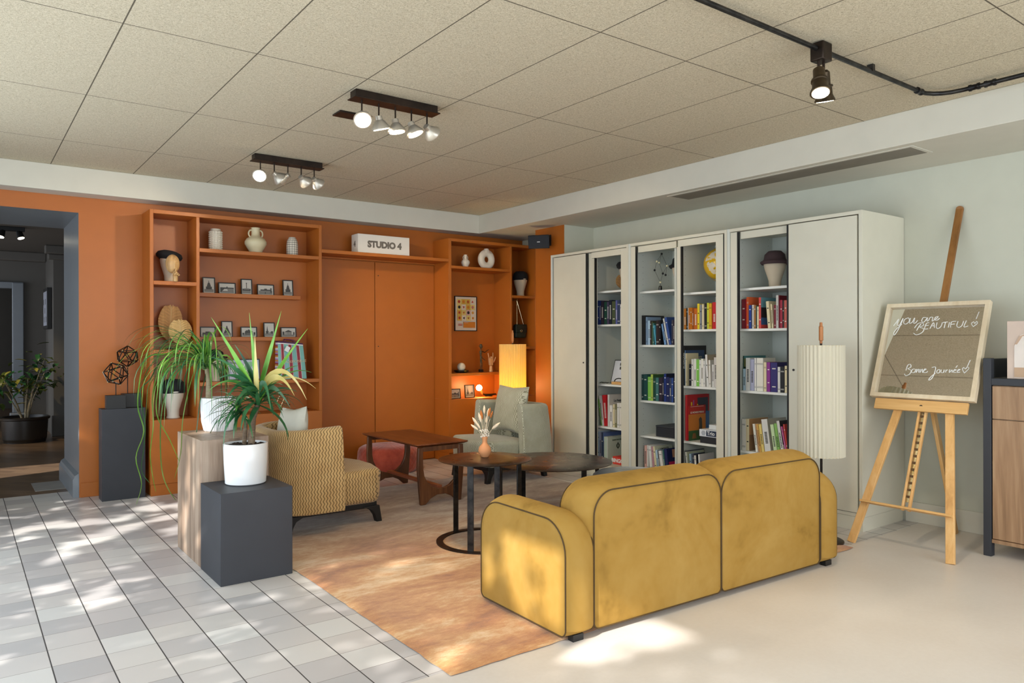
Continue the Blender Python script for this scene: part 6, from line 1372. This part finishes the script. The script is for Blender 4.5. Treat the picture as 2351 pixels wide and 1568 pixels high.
# ------------------------------------------------------------------ leaf screen added out of view, its gaps shaped to dapple the sun
sd = SUN_DIR; HOLES = []
def hole(p, ry, rz):
    k = (-1.7 - p.x) / sd.x; q = p + sd * k; HOLES.append((q.y, q.z, ry, rz))
for u, v, ry, rz in ((60, 1215, .05, .035), (130, 1204, .05, .03), (205, 1200, .045, .03), (275, 1192, .05, .035), (350, 1165, .06, .045), (400, 1160, .05, .04), (170, 1250, .06, .03), (240, 1228, .06, .035), (310, 1208, .06, .035), (385, 1185, .06, .04), (440, 1165, .05, .04), (130, 1285, .05, .03), (400, 1215, .05, .03), (120, 1350, .04, .03), (210, 1368, .035, .025), (235, 1385, .03, .02), (260, 1340, .03, .02), (60, 1240, .06, .02)): hole(at_z(u, v, 0), ry * 1.5, rz * 1.5)
for u, v, ry, rz in ((1185, 1330, .05, .09), (1168, 1300, .03, .05), (1210, 1390, .03, .07), (1262, 1285, .05, .06), (1265, 1340, .035, .04), (1262, 1370, .03, .05), (1225, 1240, .02, .07), (1205, 1240, .02, .03), (1172, 1228, .02, .03), (1120, 1300, .02, .05), (1160, 1215, .02, .05), (1285, 1300, .02, .05), (1276, 1410, .03, .04)): hole(at_x(u, v, 2.165), ry * 1.15, rz * 1.15)
for u, v, ry, rz in ((1330, 1475, .07, .07), (1390, 1455, .08, .06), (1450, 1445, .07, .06), (1520, 1455, .09, .06), (1590, 1435, .09, .07), (1630, 1430, .07, .06), (1560, 1415, .06, .04), (1360, 1500, .05, .03), (1930, 1475, .07, .03), (2000, 1490, .09, .03), (2060, 1520, .09, .03), (1920, 1500, .06, .025), (1990, 1530, .07, .03), (1890, 1540, .06, .03), (2090, 1555, .06, .03), (1960, 1455, .05, .025), (1760, 1445, .05, .015), (2040, 1450, .05, .02)): hole(at_z(u, v, 0), ry * 1.1, rz * 1.2)
for z in (.25, .45, .62, .85): hole(Vector((1.152, 4.95 + .1 * math.sin(9 * z), z)), .06, .05)
M_OUT = m_leaf('screen_leaf', (50, 84, 36), (70, 110, 48), (96, 136, 66)); rp = random.Random(77)
O = Vector((-1.9, 1.2, 0)); b = MB()
for i in range(38000):
    c = Vector((rp.uniform(-2.5, -1.25), rp.uniform(-5.0, 7.5), rp.uniform(-.05, 5.0))); q = c + sd * ((-1.7 - c.x) / sd.x)
    if any(((q.y - hy_) / (ry + .05)) ** 2 + ((q.z - hz_) / (rz + .05)) ** 2 < 1 for hy_, hz_, ry, rz in HOLES): continue  # leaves left out where sun should reach the chosen patches
    n1 = Vector((rp.gauss(0, 1), rp.gauss(0, 1), rp.gauss(0, 1))).normalized(); a = n1.cross(Vector((rp.random(), rp.random(), 1))).normalized(); c = c - O; L, Wd = rp.uniform(.07, .11), rp.uniform(.03, .045)
    bb = n1.cross(a); b.add([c - a * L, c - a * L * .3 + bb * Wd, c + a * L * .4 + bb * Wd * .8, c + a * L, c + a * L * .4 - bb * Wd * .8, c - a * L * .3 - bb * Wd], [(0, 1, 2, 3, 4, 5)])
b.open = True; o = b.build('leaf_screen', M_OUT, smooth=0); o.location = O
tag(o, 'unseen leaf screen added outside the windows, gaps shaped for the sun patches', 'leaf_screen', kind='stuff')
